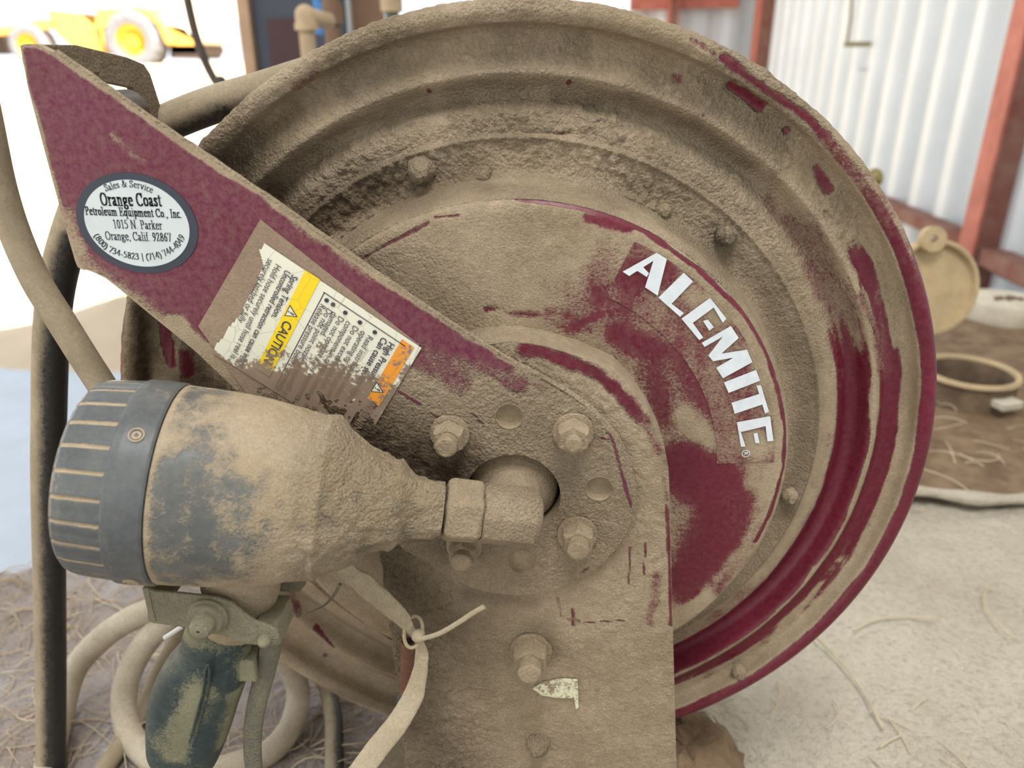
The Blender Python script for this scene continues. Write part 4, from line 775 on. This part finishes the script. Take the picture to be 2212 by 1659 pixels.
for p, r_, fl in zip(P, Rg, CS[:, 3]):
    for k in range(seg):
        a = 2 * math.pi * k / seg; ca, sa = math.cos(a), math.sin(a); e = 2.6; x = math.copysign(abs(ca) ** (2 / e), ca); yv = math.copysign(abs(sa) ** (2 / e), sa)
        V.append(p + A(.97, 0, -.22) * x * r_ + A(0, -1, 0) * yv * r_ * fl)
V = np.array(V); F = [(i * seg + k, i * seg + (k + 1) % seg, (i + 1) * seg + (k + 1) % seg, (i + 1) * seg + k) for i in range(len(P) - 1) for k in range(seg)] + [tuple(range(seg)), tuple((len(P) - 1) * seg + k for k in range(seg))]
dg = strokes(V, .30, [([(380, 1372), (570, 1380)], 52, .98), ([(535, 1420), (500, 1560), (470, 1650)], 26, .85, .9), ([(430, 1500), (385, 1580), (370, 1640)], 34, .8, .9), ([(350, 1620)], 30, .6), ([(350, 1480), (335, 1560)], 16, .12), ([(470, 1450), (490, 1500)], 22, .2), ([(440, 1600), (430, 1650)], 20, .15)], YG - .018)
build('grip', V, F, m_grip, NOZ, dust=dg, crust=.05, label='dark green moulded grip with raised seam')
def front_on_grip(x, y):
    i = np.argmin(abs(CS[:, 1] - y)); dx = (x - CS[i, 0]) / CS[i, 2]; return ag(x, y, -Rg[i] * CS[i, 3] * (1 - abs(min(.95, abs(dx))) ** 2.6) ** (1 / 2.6) - .0007) 
for off in (-5, 5):
    m = MB(); m.tube([front_on_grip(x + off * min(1, (y - 1432) / 10), y) for x, y in [(450, 1434), (448, 1450), (447, 1475), (443, 1500), (436, 1525), (428, 1555), (420, 1585), (411, 1615), (405, 1640)]], .0007, 8); mb('seam', m, m_grip, NOZ, dust=.3)
m = MB(); m.tube([ag(392, 1640), ag(388, 1700), ag(384, 1800)], 52 * kg, 24); mb('hose_tail', m, m_steel, NOZ, dust=.9)
m = MB(); m.box(ag(545, 1420), (.005, .010, .007)); mb('grip_lug', m, m_grip, NOZ, dust=.85, bevel=.001)
# bracket (U of two plates), pivot bolt, lever
bp_ = [(318, 1270), (330, 1277), (420, 1286), (470, 1292), (500, 1303), (525, 1325), (550, 1342), (580, 1352), (600, 1362), (604, 1380), (590, 1396), (550, 1394), (530, 1391), (480, 1374), (410, 1358), (330, 1347), (318, 1340)]
YF = YG - .0215
m = MB(); m.prism([aty(a, b, YF) for a, b in bp_], (0, .002, 0), d=.9); mb('bracket_plate', m, m_steel, NOZ, dust=.85, crust=.25, smooth=False, bevel=.0006)
off = A(0, .040, 0); m = MB(); m.prism([aty(a, b, YF) + off for a, b in bp_], (0, .002, 0), d=.9); mb('bracket_plate', m, m_steel, NOZ, dust=.85, smooth=False)
a0, a1 = aty(318, 1270, YF), aty(318, 1342, YF); m = MB(); m.box((a0 + a1 + off) / 2 + A(.001, .0005, 0), (.0013, .0208, (a0[2] - a1[2]) / 2), d=.9); mb('bracket_web', m, m_steel, NOZ, dust=.9, smooth=False)
c = aty(452, 1327, YF); k = mpp(c); m = MB(); m.lathe(c, NY, [(-.0005, 43 * k), (.0015, 43 * k), (.0022, 40 * k), (.0024, 38 * k), (.0045, 37 * k), (.0050, 35 * k), (.0052, 25 * k), (.010, 24 * k), (.0115, 20 * k), (.0122, 12 * k), (.0124, 4 * k), (.0105, 2 * k), (.0105, 0)], 40, d=.95); mb('pivot_bolt', m, m_steel, NOZ, dust=.95, crust=.1)
LP = [(592, 1325), (588, 1380), (578, 1430), (565, 1480), (553, 1530), (546, 1580), (546, 1630), (552, 1680), (562, 1730)]
P = spline([ag(x, y, -.004) for x, y in LP], 8); m = MB(); m.tube(P, np.interp(np.linspace(0, 1, len(P)), [0, .2, 1], [23, 22, 20]) * kg, 24, nrm=(0, -1, 0), flat=.55); 
mb('lever', m, m_steel, NOZ, dust=.5, crust=.15, label='bent grey steel lever with worn dust')
m = MB(); m.box(ag(594, 1338, -.006), (.0055, .011, .0065), d=.9); mb('lever_clip', m, m_steel, NOZ, dust=.9, bevel=.001)
c = aty(572, 1383, YF - .0005); m = dome(c, NY, 15 * k, .004); mb('rivet', m, m_steel, NOZ, dust=.8)
m_pin = plain('bright_pin', lin((214, 214, 208)), .4); m = MB(); m.tube([ag(396, 1352), ag(356, 1378)], 5.5 * kg, 10); mb('pin', m, m_pin, NOZ)

# ------------------------------------------------------------------ straps, tie, tube, twig near the post
def ribbon(pts, widths, flat, y=None, n=10, seg=16, nrm=(0, -1, 0)):
    P = spline(pts, n); m = MB(); m.tube(P, np.interp(np.linspace(0, len(pts) - 1, len(P)), range(len(pts)), widths), seg, flat=flat, nrm=nrm, d=1.); return m
ks = mpp(aty(850, 1330, -.08))
m = ribbon([aty(x, y, d) for x, y, d in [(715, 1205, -.088), (745, 1235, -.080), (790, 1265, -.078), (835, 1305, -.077), (868, 1338, -.077), (897, 1372, -.079)]], [28 * ks, 30 * ks, 30 * ks, 28 * ks, 22 * ks, 10 * ks], .4); lump(m, .0012, 160.)
mb('strap', m, m_strap, loc=tuple(aty(800, 1280, -.08)), dust=1., crust=.7, label='thick dust-caked strap sagging from the nozzle bell down to the tie', cat='strap')
m = ribbon([aty(x, y, d) for x, y, d in [(903, 1374, -.080), (911, 1410, -.080), (907, 1450, -.081), (892, 1505, -.084), (860, 1560, -.092), (825, 1605, -.1), (790, 1650, -.108), (750, 1705, -.115), (700, 1775, -.12)]], [8 * ks, 14 * ks, 17 * ks, 23 * ks, 25 * ks, 25 * ks, 25 * ks, 25 * ks, 25 * ks], .35); lump(m, .0005, 200.)
mb('strap', m, m_strap, loc=tuple(aty(860, 1560, -.09)), dust=1., crust=.2, label='pale flat strap curling down from the tie past the post to the bottom edge', cat='strap')
t = thing('cable_tie', aty(903, 1374, -.083), 'pale plastic cable tie knotting the straps, its tail pointing up right', 'cable tie')
m = MB(); m.sphere(aty(904, 1374, -.084), 15 * ks, 16); lump(m, .0006, 200); mb('tie_head', m, m_strap, t, dust=1.)
m = ribbon([aty(x, y, -.086) for x, y in [(912, 1380), (950, 1368), (990, 1345), (1020, 1325), (1046, 1310)]], [6 * ks] * 5, .5); mb('tie_tail', m, m_strap, t, dust=.85)
m = MB(); ths = np.linspace(0, 2 * math.pi, 25); c = aty(893, 1365, -.079); m.tube([c + A(.005 * math.cos(a), .008 * math.sin(a), .004 * math.sin(a)) for a in ths], 4 * ks, 8); mb('tie_loop', m, m_strap, t, dust=.9)
t = thing('rusty_tube', aty(880, 1490, -.068), 'short rusty brown tube standing against the left edge of the post', 'tube')
m = MB(); a, b = aty(883, 1384, -.068), aty(880, 1495, -.068); d = b - a; m.lathe(a, d, [(.004, 12 * ks), (0, 13 * ks), (0, 18 * ks), (np.linalg.norm(d), 17 * ks)], 24, up=(0, -1, 0)); mb('tube_wall', m, m_rust, t, dust=.25)
m = MB(); m.tube([a + d * .02, a + d * .9], 12.5 * ks, 16); mb('tube_core', m, m_dark, t)
m_blue = plain('blue_grey_plastic', lin((62, 72, 88)), .5); m = MB(); m.tube(spline([aty(x, y, -.062) for x, y in [(895, 1490), (872, 1502), (862, 1520), (866, 1540)]], 8), 7 * ks, 10); mb('small_cord', m, m_blue, loc=tuple(aty(866, 1515, -.065)), label='small blue-grey cord end behind the pale strap beside the post', cat='cord')
m_twig = plain('dry_straw', lin((198, 182, 152)), .9); m = MB(); P = spline([aty(x, y, -.085) for x, y in [(735, 1262), (722, 1285), (700, 1308), (665, 1324)]], 6); m.tube(P, np.linspace(.0011, .0004, len(P)), 6); mb('twig', m, m_steel, loc=tuple(P[0]), dust=.6, label='thin grey twig hanging under the nozzle bell', cat='twig')
m = MB(); m.sphere((-.052, -.064, BENCH + .03), .022, 24, (1., .6, 1.6)); m.sphere((-.040, -.066, BENCH + .075), .016, 24, (.9, .5, 1.2)); lump(m, .007, 70.); lump(m, .003, 200.); mb('dirt_clump', m, m_strap, loc=(-.052, -.06, BENCH), dust=1., crust=1., label='crumbly grey dirt clump at the lower left foot of the post', cat='dirt')
m = MB(); m.sphere((.125, .02, BENCH + .012), .05, 28, (1.0, 1.2, .55)); lump(m, .012, 60.); lump(m, .003, 200.); mb('dirt_clump', m, m_deck, loc=(.125, .02, BENCH), dust=1., label='dark brown dirt heap behind the foot of the post, under the reel rim', cat='dirt')

# ------------------------------------------------------------------ hoses
def hose(name, pts, rad, label, dustv, mat=m_hose, cat='hose', n=10, dfun=None, seg=20, rib=0):
    Q = []
    for x, y, d in pts:
        p = aty(x, y, d); Q.append(p if p[2] > BENCH + rad + .003 else atz(x, y, BENCH + rad + .003))
    P = spline(Q, n); P[:, 2] = np.maximum(P[:, 2], BENCH + rad); m = MB(); r = rad if not rib else rad * (1 + .10 * (np.arange(len(P)) % 2))
    m.tube(P, r, seg, nrm=(0, -1, 0)); V = np.array(m.v); d = np.full(len(V), dustv) if dfun is None else dfun(V, np.repeat(P, seg, 0))
    return mb(name, m, mat, loc=tuple(P[-1]), dust=np.clip(d, 0, 1), crust=.1, sharp=0, label=label, cat=cat)
topd = lambda V, Pc: .62 + 55 * (V - Pc)[:, 2] + .0
sided = lambda V, Pc: .55 - 75 * (V - Pc)[:, 0]
hose('hose', [(900, 90, .07), (760, 135, .065), (660, 165, .06), (560, 197, .05), (450, 230, .045), (340, 276, .04), (250, 335, .035), (190, 410, .03), (150, 510, .026), (122, 620, .022), (110, 740, .02), (106, 900, .018), (104, 1050, .016), (107, 1250, .014), (110, 1450, .012), (110, 1659, .01), (112, 1720, .01)], .0103, 'thick black hose leaving the reel behind the arm and hanging straight down at left', .6, dfun=lambda V, Pc: np.where(V[:, 2] > .12, topd(V, Pc), sided(V, Pc)))
hose('hose', [(-60, 120, -.02), (-30, 260, -.02), (0, 400, -.02), (35, 510, -.021), (80, 610, -.023), (130, 690, -.025), (180, 770, -.028), (228, 845, -.031), (290, 950, -.036), (360, 1080, -.042)], .0076, 'thinner dusty hose crossing in front of the thick hanging hose at left', .72, dfun=lambda V, Pc: .72 + 30 * (V - Pc)[:, 2])
coil = [(95, 1690, .06), (128, 1560, .06), (160, 1450, .06), (225, 1375, .06), (310, 1325, .062), (400, 1312, .065), (510, 1335, .07), (600, 1400, .075), (642, 1480, .08), (632, 1560, .085), (585, 1622, .08), (510, 1652, .07), (420, 1668, .06), (330, 1640, .05), (278, 1580, .045), (268, 1500, .045), (290, 1430, .05), (335, 1365, .055), (400, 1320, .075), (460, 1310, .09)]
hose('hose', coil, .0098, 'pale dusty hose lying in loops on the ground below the nozzle', .95, dfun=lambda V, Pc: .9 + 20 * (V - Pc)[:, 2], mat=dusty('pale_dusty_hose', lin((90, 92, 98)), lin((196, 182, 160)), lin((172, 158, 136)), crumb=.15, k=1.6, amp=.7))
hose('hose', [(400, 1330, .10), (385, 1375, .098), (350, 1440, .09), (318, 1510, .08), (275, 1590, .07), (225, 1660, .06), (180, 1720, .055)], .0066, 'thin brown ribbed hose slanting down behind the hose loops', .75, rib=1, n=14)
hose('hose', [(690, 1440, .09), (708, 1490, .09), (720, 1550, .088), (722, 1610, .085), (722, 1700, .08)], .0074, 'short pale and black hose standing upright under the reel rim', .6, dfun=lambda V, Pc: .6 - 90 * (V - Pc)[:, 0])
m = MB(); P = spline([aty(x, y, 1.2) for x, y in [(392, -60), (405, 0), (420, 65), (440, 125), (462, 170), (478, 188)]], 10); m.tube(P, .0085, 12); m.sphere(P[-1] + A(0, 0, .008), .014, 12); m_cable = plain('dark_cable', lin((72, 62, 54)), .7); mb('hanging_cable', m, m_cable, loc=tuple(P[0]), label='dark cable hanging in the bright opening above the thick hose', cat='cable')
m = MB(); P = spline([aty(x, y, 1.2) for x, y in [(478, 188), (466, 205), (462, 230)]], 5); m.tube(P, .003, 6); P2 = spline([aty(x, y, 1.2) for x, y in [(478, 186), (500, 180), (515, 178)]], 5); m.tube(P2, .003, 6); mb('loose_wire', m, m_cable, loc=tuple(P[0]), label='frayed thin wires at the end of the hanging cable', cat='wire')

# ------------------------------------------------------------------ back left: cabinet and pipes
m_cab = plain('dark_blue_grey_steel', lin((66, 70, 82)), .6, scale=5.); m_cabr = plain('dark_maroon_steel', lin((74, 46, 48)), .7, scale=6.); m_tan = plain('sandy_wood', lin((186, 152, 122)), .8, scale=8.); m_pipe = plain('dusty_tan_pipe', lin((188, 164, 132)), .8, scale=20.); m_brn = plain('brown_dusty_steel', lin((128, 98, 76)), .8, scale=8.)
YCB = 1.9
def vbox(m, x0, x1, y, dp, z0=FLOOR, z1=1.5): m.box(((x0 + x1) / 2, y + dp / 2, (z0 + z1) / 2), ((x1 - x0) / 2, dp / 2, (z1 - z0) / 2)); return m
xc = lambda px, py=80, y=YCB: aty(px, py, y)[0]
t = thing('equipment_cabinet', (xc(690), YCB + .2, FLOOR), 'tall dark steel cabinet beyond the reel with sandy edge board', 'cabinet')
mb('body', vbox(MB(), xc(552), xc(755), YCB, .35), m_cab, t, smooth=False); mb('edge_board', vbox(MB(), xc(524), xc(549), YCB - .02, .05), m_tan, t, smooth=False); mb('door_panel', vbox(MB(), xc(582), xc(660), YCB - .012, .012, FLOOR + .1, aty(600, 42, YCB)[2]), m_cabr, t, smooth=False); mb('frame_strip', vbox(MB(), xc(738), xc(752), YCB - .03, .03), m_navy, t, smooth=False)
t = thing('wall_panel', (xc(795), YCB + .1, FLOOR), 'brown dusty panel right of the dark cabinet, behind the reel rim', 'panel'); mb('panel_sheet', vbox(MB(), xc(757), xc(826), YCB + .02, .03), m_brn, t, smooth=False); mb('panel_edge', vbox(MB(), xc(753), xc(760), YCB - .01, .03), m_tin, t, smooth=False)
YPp = 1.2
t = thing('standpipe', (xc(668, 100, YPp), YPp, FLOOR), 'sandy standpipe with rounded elbow cap in front of the dark cabinet', 'pipe'); p0 = aty(661, 50, YPp); kp = mpp(p0)
m = MB(); m.tube([(p0[0], YPp, FLOOR), (p0[0], YPp, p0[2])], 17 * kp, 20); mb('pipe', m, m_pipe, t)
m = MB(); c = aty(662, 58, YPp); m.lathe(c, (0, 0, 1), [(-.006, 20 * kp), (-.006, 25 * kp), (.006, 25 * kp), (.007, 22 * kp), (.02, 22 * kp)] + [(.02 + 22 * kp * math.sin(a), 22 * kp * math.cos(a)) for a in np.linspace(.1, 1.5, 8)], 24, capb=True); mb('elbow', m, m_pipe, t); m = MB(); m.tube([c + A(0, 0, .02), c + A(.025, .07, .012)], 18 * kp, 16); mb('side_branch', m, m_pipe, t)
t = thing('pipe_run', (xc(715, 60, 1.4), 1.4, FLOOR), 'brown flanged pipe between the standpipe and the cabinet strip', 'pipe'); c = aty(716, 30, 1.4); kp = mpp(c); m = MB(); m.tube([(c[0], 1.4, FLOOR), (c[0], 1.4, 1.4)], 17 * kp, 18); mb('pipe', m, m_brn, t); m = MB(); m.lathe(c, (0, 0, 1), [(-.02, 17 * kp), (-.02, 24 * kp), (.02, 24 * kp), (.02, 17 * kp)], 20); mb('coupling', m, m_brn, t)
m = MB(); m.tube(spline([aty(x, y, 1.32) for x, y in [(683, -40), (685, 10), (692, 40), (690, 75)]], 6), 9 * kp, 10, flat=.4); mb('blue_strap', m, plain('bright_blue_webbing', lin((74, 128, 190)), .7), loc=tuple(aty(690, 70, 1.32)), label='bright blue strap hanging between the two pipes', cat='strap')
t = thing('pipe_fitting', (xc(845, 30, 1.6), 1.6, FLOOR), 'pale threaded pipe fitting just above the reel rim, near the bright opening', 'pipe'); c = aty(846, 12, 1.6); kp = mpp(c); m = MB(); m.lathe(c, (0, 0, 1), [(-.015, 18 * kp), (-.013, 24 * kp), (.03, 24 * kp), (.2, 24 * kp)], 20, capb=True); mb('cap', m, m_pipe, t); m = MB(); m.tube([(c[0], 1.6, FLOOR), (c[0], 1.6, c[2])], 15 * kp, 18); mb('pipe', m, m_steel, t, dust=.3)

# ------------------------------------------------------------------ wheel loader out in the sun
YL = 30.
m_ly = plain('hazed_loader_yellow', lin((236, 178, 84)), .5, var=.12, scale=1.5); m_lw = plain('hazed_cream', lin((246, 236, 212)), .5); m_tire = plain('dusty_tire_rubber', lin((120, 122, 126)), .9, scale=4.); m_rim = plain('yellow_rim', lin((240, 190, 60)), .5, scale=3); m_lk = plain('dark_loader_steel', lin((70, 56, 50)), .7, scale=3.); m_glass = plain('cab_glass', lin((120, 140, 160)), .1)  # loader yellow and cream lightened to imitate outdoor glare and haze
L0 = aty(290, 140, YL); LOAD = thing('wheel_loader', tuple(L0), 'yellow wheel loader parked outside in the bright yard', 'loader')
def lp(px, py, y=YL): return aty(px, py, y)
def wheel(px, py, rpx, y=YL):
    c = lp(px, py, y); k = mpp(c) * .96; R_ = rpx * k; t_ = R_ * .55; m = MB()
    nl = 22
    m.lathe(c, (0, -1, 0), [(-t_, R_ * .55), (-t_, R_ * .9), (-t_ * .8, R_), (t_ * .6, R_), (t_ * .9, R_ * .93), (t_, R_ * .75), (t_ * .9, R_ * .56), (t_ * .5, R_ * .54)], 66, rfun=lambda t, r, a: r * (1 + .03 * (math.sin(a * nl) > .2)) if r > R_ * .9 else r)
    w = mb('wheel', m, m_tire, LOAD); m = MB(); m.lathe(c, (0, -1, 0), [(t_ * .85, R_ * .56), (t_ * .55, R_ * .5), (t_ * .35, R_ * .3), (t_ * .6, R_ * .27), (t_ * .62, 0)], 32); mb('wheel_rim', m, m_rim, w)
wheel(296, 88, 60); wheel(72, 98, 44, YL + .4)
def block(name, pts, dep, mat, y=YL + .15): m = MB(); m.prism([lp(a, b, y) for a, b in pts], (0, dep, 0)); return mb(name, m, mat, LOAD, smooth=False, bevel=.03)
block('rear_body', [(208, 20), (340, 18), (362, 50), (400, 60), (432, 96), (432, 118), (372, 118), (345, 60), (300, 30), (255, 35), (225, 60), (205, 60)], 2.2, m_ly)
block('fender', [(228, 62), (245, 30), (290, 14), (330, 24), (356, 60), (366, 95), (358, 95), (340, 55), (318, 34), (288, 25), (256, 36), (240, 58)], .7, m_ly, YL - .35)
block('engine_hood', [(345, -60), (470, -50), (470, 40), (432, 96), (360, 60), (345, 20)], 1.9, m_lw)
block('counterweight', [(366, 96), (432, 96), (440, 108), (430, 128), (366, 126)], 2., m_lk)
block('front_body', [(100, 20), (165, 28), (200, 60), (210, 118), (170, 118), (118, 70)], 1.6, m_ly)
block('cab', [(165, -120), (290, -120), (285, 18), (205, 20), (168, 20)], 1.6, m_lw); block('cab_window', [(178, -110), (280, -110), (275, 0), (182, 4)], .05, m_glass, YL + .1)
block('lift_arm', [(-40, 60), (20, 55), (90, 40), (120, 45), (120, 62), (60, 66), (0, 76), (-40, 80)], .35, m_ly); block('bucket', [(-90, 60), (-20, 62), (-10, 80), (-10, 112), (-60, 118), (-110, 112)], 2.2, m_lk)
for yy in (62, 74, 86, 98, 110):
    m = MB(); m.bar(lp(196, yy, YL - .2), lp(222, yy, YL - .2), .06, .04); mb('ladder_rung', m, m_ly, LOAD, smooth=False)
for xx in (196, 222):
    m = MB(); m.bar(lp(xx - 4, 50, YL - .2), lp(xx + 6, 122, YL - .2), .05, .05, up=(0, 1, 0)); mb('ladder_rail', m, m_ly, LOAD, smooth=False)

# ------------------------------------------------------------------ tank lids on the deck
m_lid = plain('dusty_tan_lid', lin((196, 172, 132)), .85, scale=20., bump=.002); m_cap2 = plain('pale_dusty_cap', lin((214, 202, 180)), .85, scale=20., bump=.002); m_ring = plain('dark_dusty_ring', lin((128, 106, 82)), .9, scale=30., bump=.003, col2=lin((96, 78, 60)))
# open ring with handle
c = atz(2080, 857, DECK); rc = 97 * mpp(c); t = thing('filler_ring', tuple(c), 'open round tank filler ring with dark inside on the deck', 'ring'); hR = .042
m = MB(); m.lathe(c, (0, 0, 1), [(0, rc * .97), (hR * .85, rc * .97), (hR * .95, rc * 1.02), (hR, rc), (hR, rc * .88), (hR * .9, rc * .86), (.004, rc * .86)], 48); mb('ring_wall', m, m_ring, t)
m = MB(); m.lathe(c + A(0, 0, hR), (0, 0, 1), [(0, rc * 1.02), (.005, rc * .99), (.005, rc * .90), (0, rc * .87)], 48); mb('ring_lip', m, m_lid, t)
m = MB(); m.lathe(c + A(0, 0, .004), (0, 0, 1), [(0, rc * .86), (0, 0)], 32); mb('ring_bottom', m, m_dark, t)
ph = aty(2125, 858, c[1] - rc); m = MB(); m.box((c[0] + rc * .35, c[1] - rc * .98, c[2] + hR * .5), (.020, .014, .006), (A(.93, .36, 0), A(-.36, .93, 0), A(0, 0, 1))); mb('latch', m, m_cap2, t, smooth=False, bevel=.002)
# tilted lid leaning open
yl = c[1] + rc * .9; lc = aty(2008, 622, yl); kl = mpp(lc); rl = 104 * kl; ax = A(.10, -.97, .20); ax /= np.linalg.norm(ax); t = thing('tank_lid', tuple(lc - A(0, 0, rl)), 'round tan tank lid standing open on its edge behind the reel', 'lid')
m = MB(); m.lathe(lc, ax, [(-.012, 0), (-.012, rl), (.008, rl), (.010, rl * .97), (.010, rl * .91), (0, rl * .88), (0, 0)], 56, up=(0, 0, 1)); mb('lid_disc', m, m_lid, t)
m = MB(); e = aty(1988, 520, yl); m.lathe(lc + A(-.012, 0, rl * 1.02), ax, [(-.008, .020), (.006, .020), (.006, .006), (-.004, .006)], 20); mb('hinge_ear', m, m_lid, t)
# pale cap on a short neck
yc2 = 1.18; c2 = aty(2158, 690, yc2); k2 = mpp(c2); R2 = 80 * k2; t = thing('vent_cap', (c2[0], yc2, DECK), 'pale flat round vent cap on a short dark neck, beside the tilted lid', 'cap'); ztop = aty(2158, 645, yc2)[2]; zbot = aty(2158, 712, yc2 - R2)[2]
m = MB(); m.lathe((c2[0], yc2, zbot), (0, 0, 1), [(0, R2 * .6), (0, R2 * .97), (.006, R2), (ztop - zbot - .006, R2), (ztop - zbot, R2 * .96), (ztop - zbot + .003, R2 * .5), (ztop - zbot + .003, 0)], 48); mb('cap_body', m, m_cap2, t)
m = MB(); m.lathe((c2[0], yc2, DECK), (0, 0, 1), [(0, R2 * .75), (.01, R2 * .7), (.015, R2 * .5), (zbot - DECK + .01, R2 * .45)], 32); mb('neck', m, m_ring, t)
m = MB()
for k in range(5): m.box((c2[0] - R2 * .35 + .012 * k, yc2 - .02 + .006 * (k % 2), ztop + .005), (.004, .005, .004 + .003 * (k == 2)))
lump(m, .003, 90); mb('crumbs', m, m_ring, t, smooth=False, kind='stuff')
m = MB(); cc = aty(1886, 385, 1.3); m.lathe(cc, (.3, -.9, .3), [(0, .019), (.008, .02), (.009, .012), (.02, .008), (.02, 0)], 20); mb('brass_valve', m, m_brass, loc=tuple(cc), label='small yellowish valve knob peeking past the rim of the reel', cat='valve')
m = MB(); m.tube([cc, (cc[0], cc[1], DECK)], .008, 10); mb('valve_stem', m, m_ring, loc=(cc[0], cc[1], DECK), label='thin dark stem under the small valve knob', cat='pipe')

# ------------------------------------------------------------------ straw
def blade(p, L, a, curl, w, lift, n=7):
    P = []; q = A(*p)
    for i in range(n): P.append(q.copy()); q = q + L / (n - 1) * A(math.cos(a), math.sin(a), 0); a += curl / n
    P = np.array(P); P[:, 2] += lift * np.sin(np.linspace(0, math.pi, n)); return P
def zb1(x, y): return float(zb(np.array([x]), np.array([y]))[0])
m = MB()
N = 1500
xs = rng.uniform(-.75, -.02, N); ys = rng.uniform(-.15, .3, N); zs = zb(xs, ys)
for x, y, z in zip(xs, ys, zs):
    if z < BENCH - .06: continue
    P = blade((x, y, z + .001), rng.uniform(.02, .07), rng.uniform(0, 6.28), rng.normal(0, 1.6), .0, rng.uniform(.001, .012), 6)
    m.tube(P, .0004 + .0003 * rng.random(), 3, cap=False)
m_straw = plain('pale_straw', lin((214, 196, 168)), .9, scale=8., col2=lin((170, 146, 116))); mb('loose_straw', m, m_straw, sharp=0, kind='stuff', label='tangle of fine pale straw over the ground left of the reel', cat='straw')
m = MB()
for _ in range(90):
    x, y = rng.uniform(.3, 1.0), rng.uniform(.47, .72); P = blade((x, y, DECK + .006), rng.uniform(.02, .08), rng.uniform(0, 6.28), rng.normal(0, 1.2), 0, rng.uniform(.0, .006)); m.tube(P, .0007, 4, cap=False)
mb('loose_straw', m, m_straw, sharp=0, kind='stuff', label='scattered short straw on the brown tank deck in front of the filler ring', cat='straw')
m = MB()
for _ in range(16):
    x, y = rng.uniform(.12, .5), rng.uniform(.0, .1); P = blade((x, y, zb1(x, y) + .002), rng.uniform(.02, .06), rng.uniform(0, 6.28), rng.normal(0, 1.2), 0, .004); m.tube(P, .0006, 4, cap=False)
mb('loose_straw', m, m_straw, sharp=0, kind='stuff', label='few thin straws lying on the pale sand right of the post', cat='straw')
for pts, w, lb in [([(1755, 1370), (1800, 1412), (1850, 1470), (1885, 1530), (1908, 1575)], .0016, 'long jointed straw lying diagonally on the pale sand'), ([(1845, 1362), (1890, 1340), (1960, 1333), (2032, 1336)], .0013, 'straw lying level on the pale sand above the long diagonal one'), ([(1900, 1615), (1925, 1598), (1948, 1588)], .0012, 'short bent straw below the long diagonal one'), ([(2140, 1265), (2125, 1290), (2140, 1330), (2185, 1375)], .0011, 'thin dark curved straw at the right edge of the pale sand'), ([(1540, 1545), (1570, 1590), (1600, 1659)], .0012, 'brown straw stuck up beside the foot of the post')]:
    P = spline([atz(a, b, BENCH + .007) for a, b in pts], 6); m = MB(); m.tube(P, w * .75, 6); mb('straw', m, m_twig, loc=tuple(P[0]), label=lb, cat='straw', sharp=0)
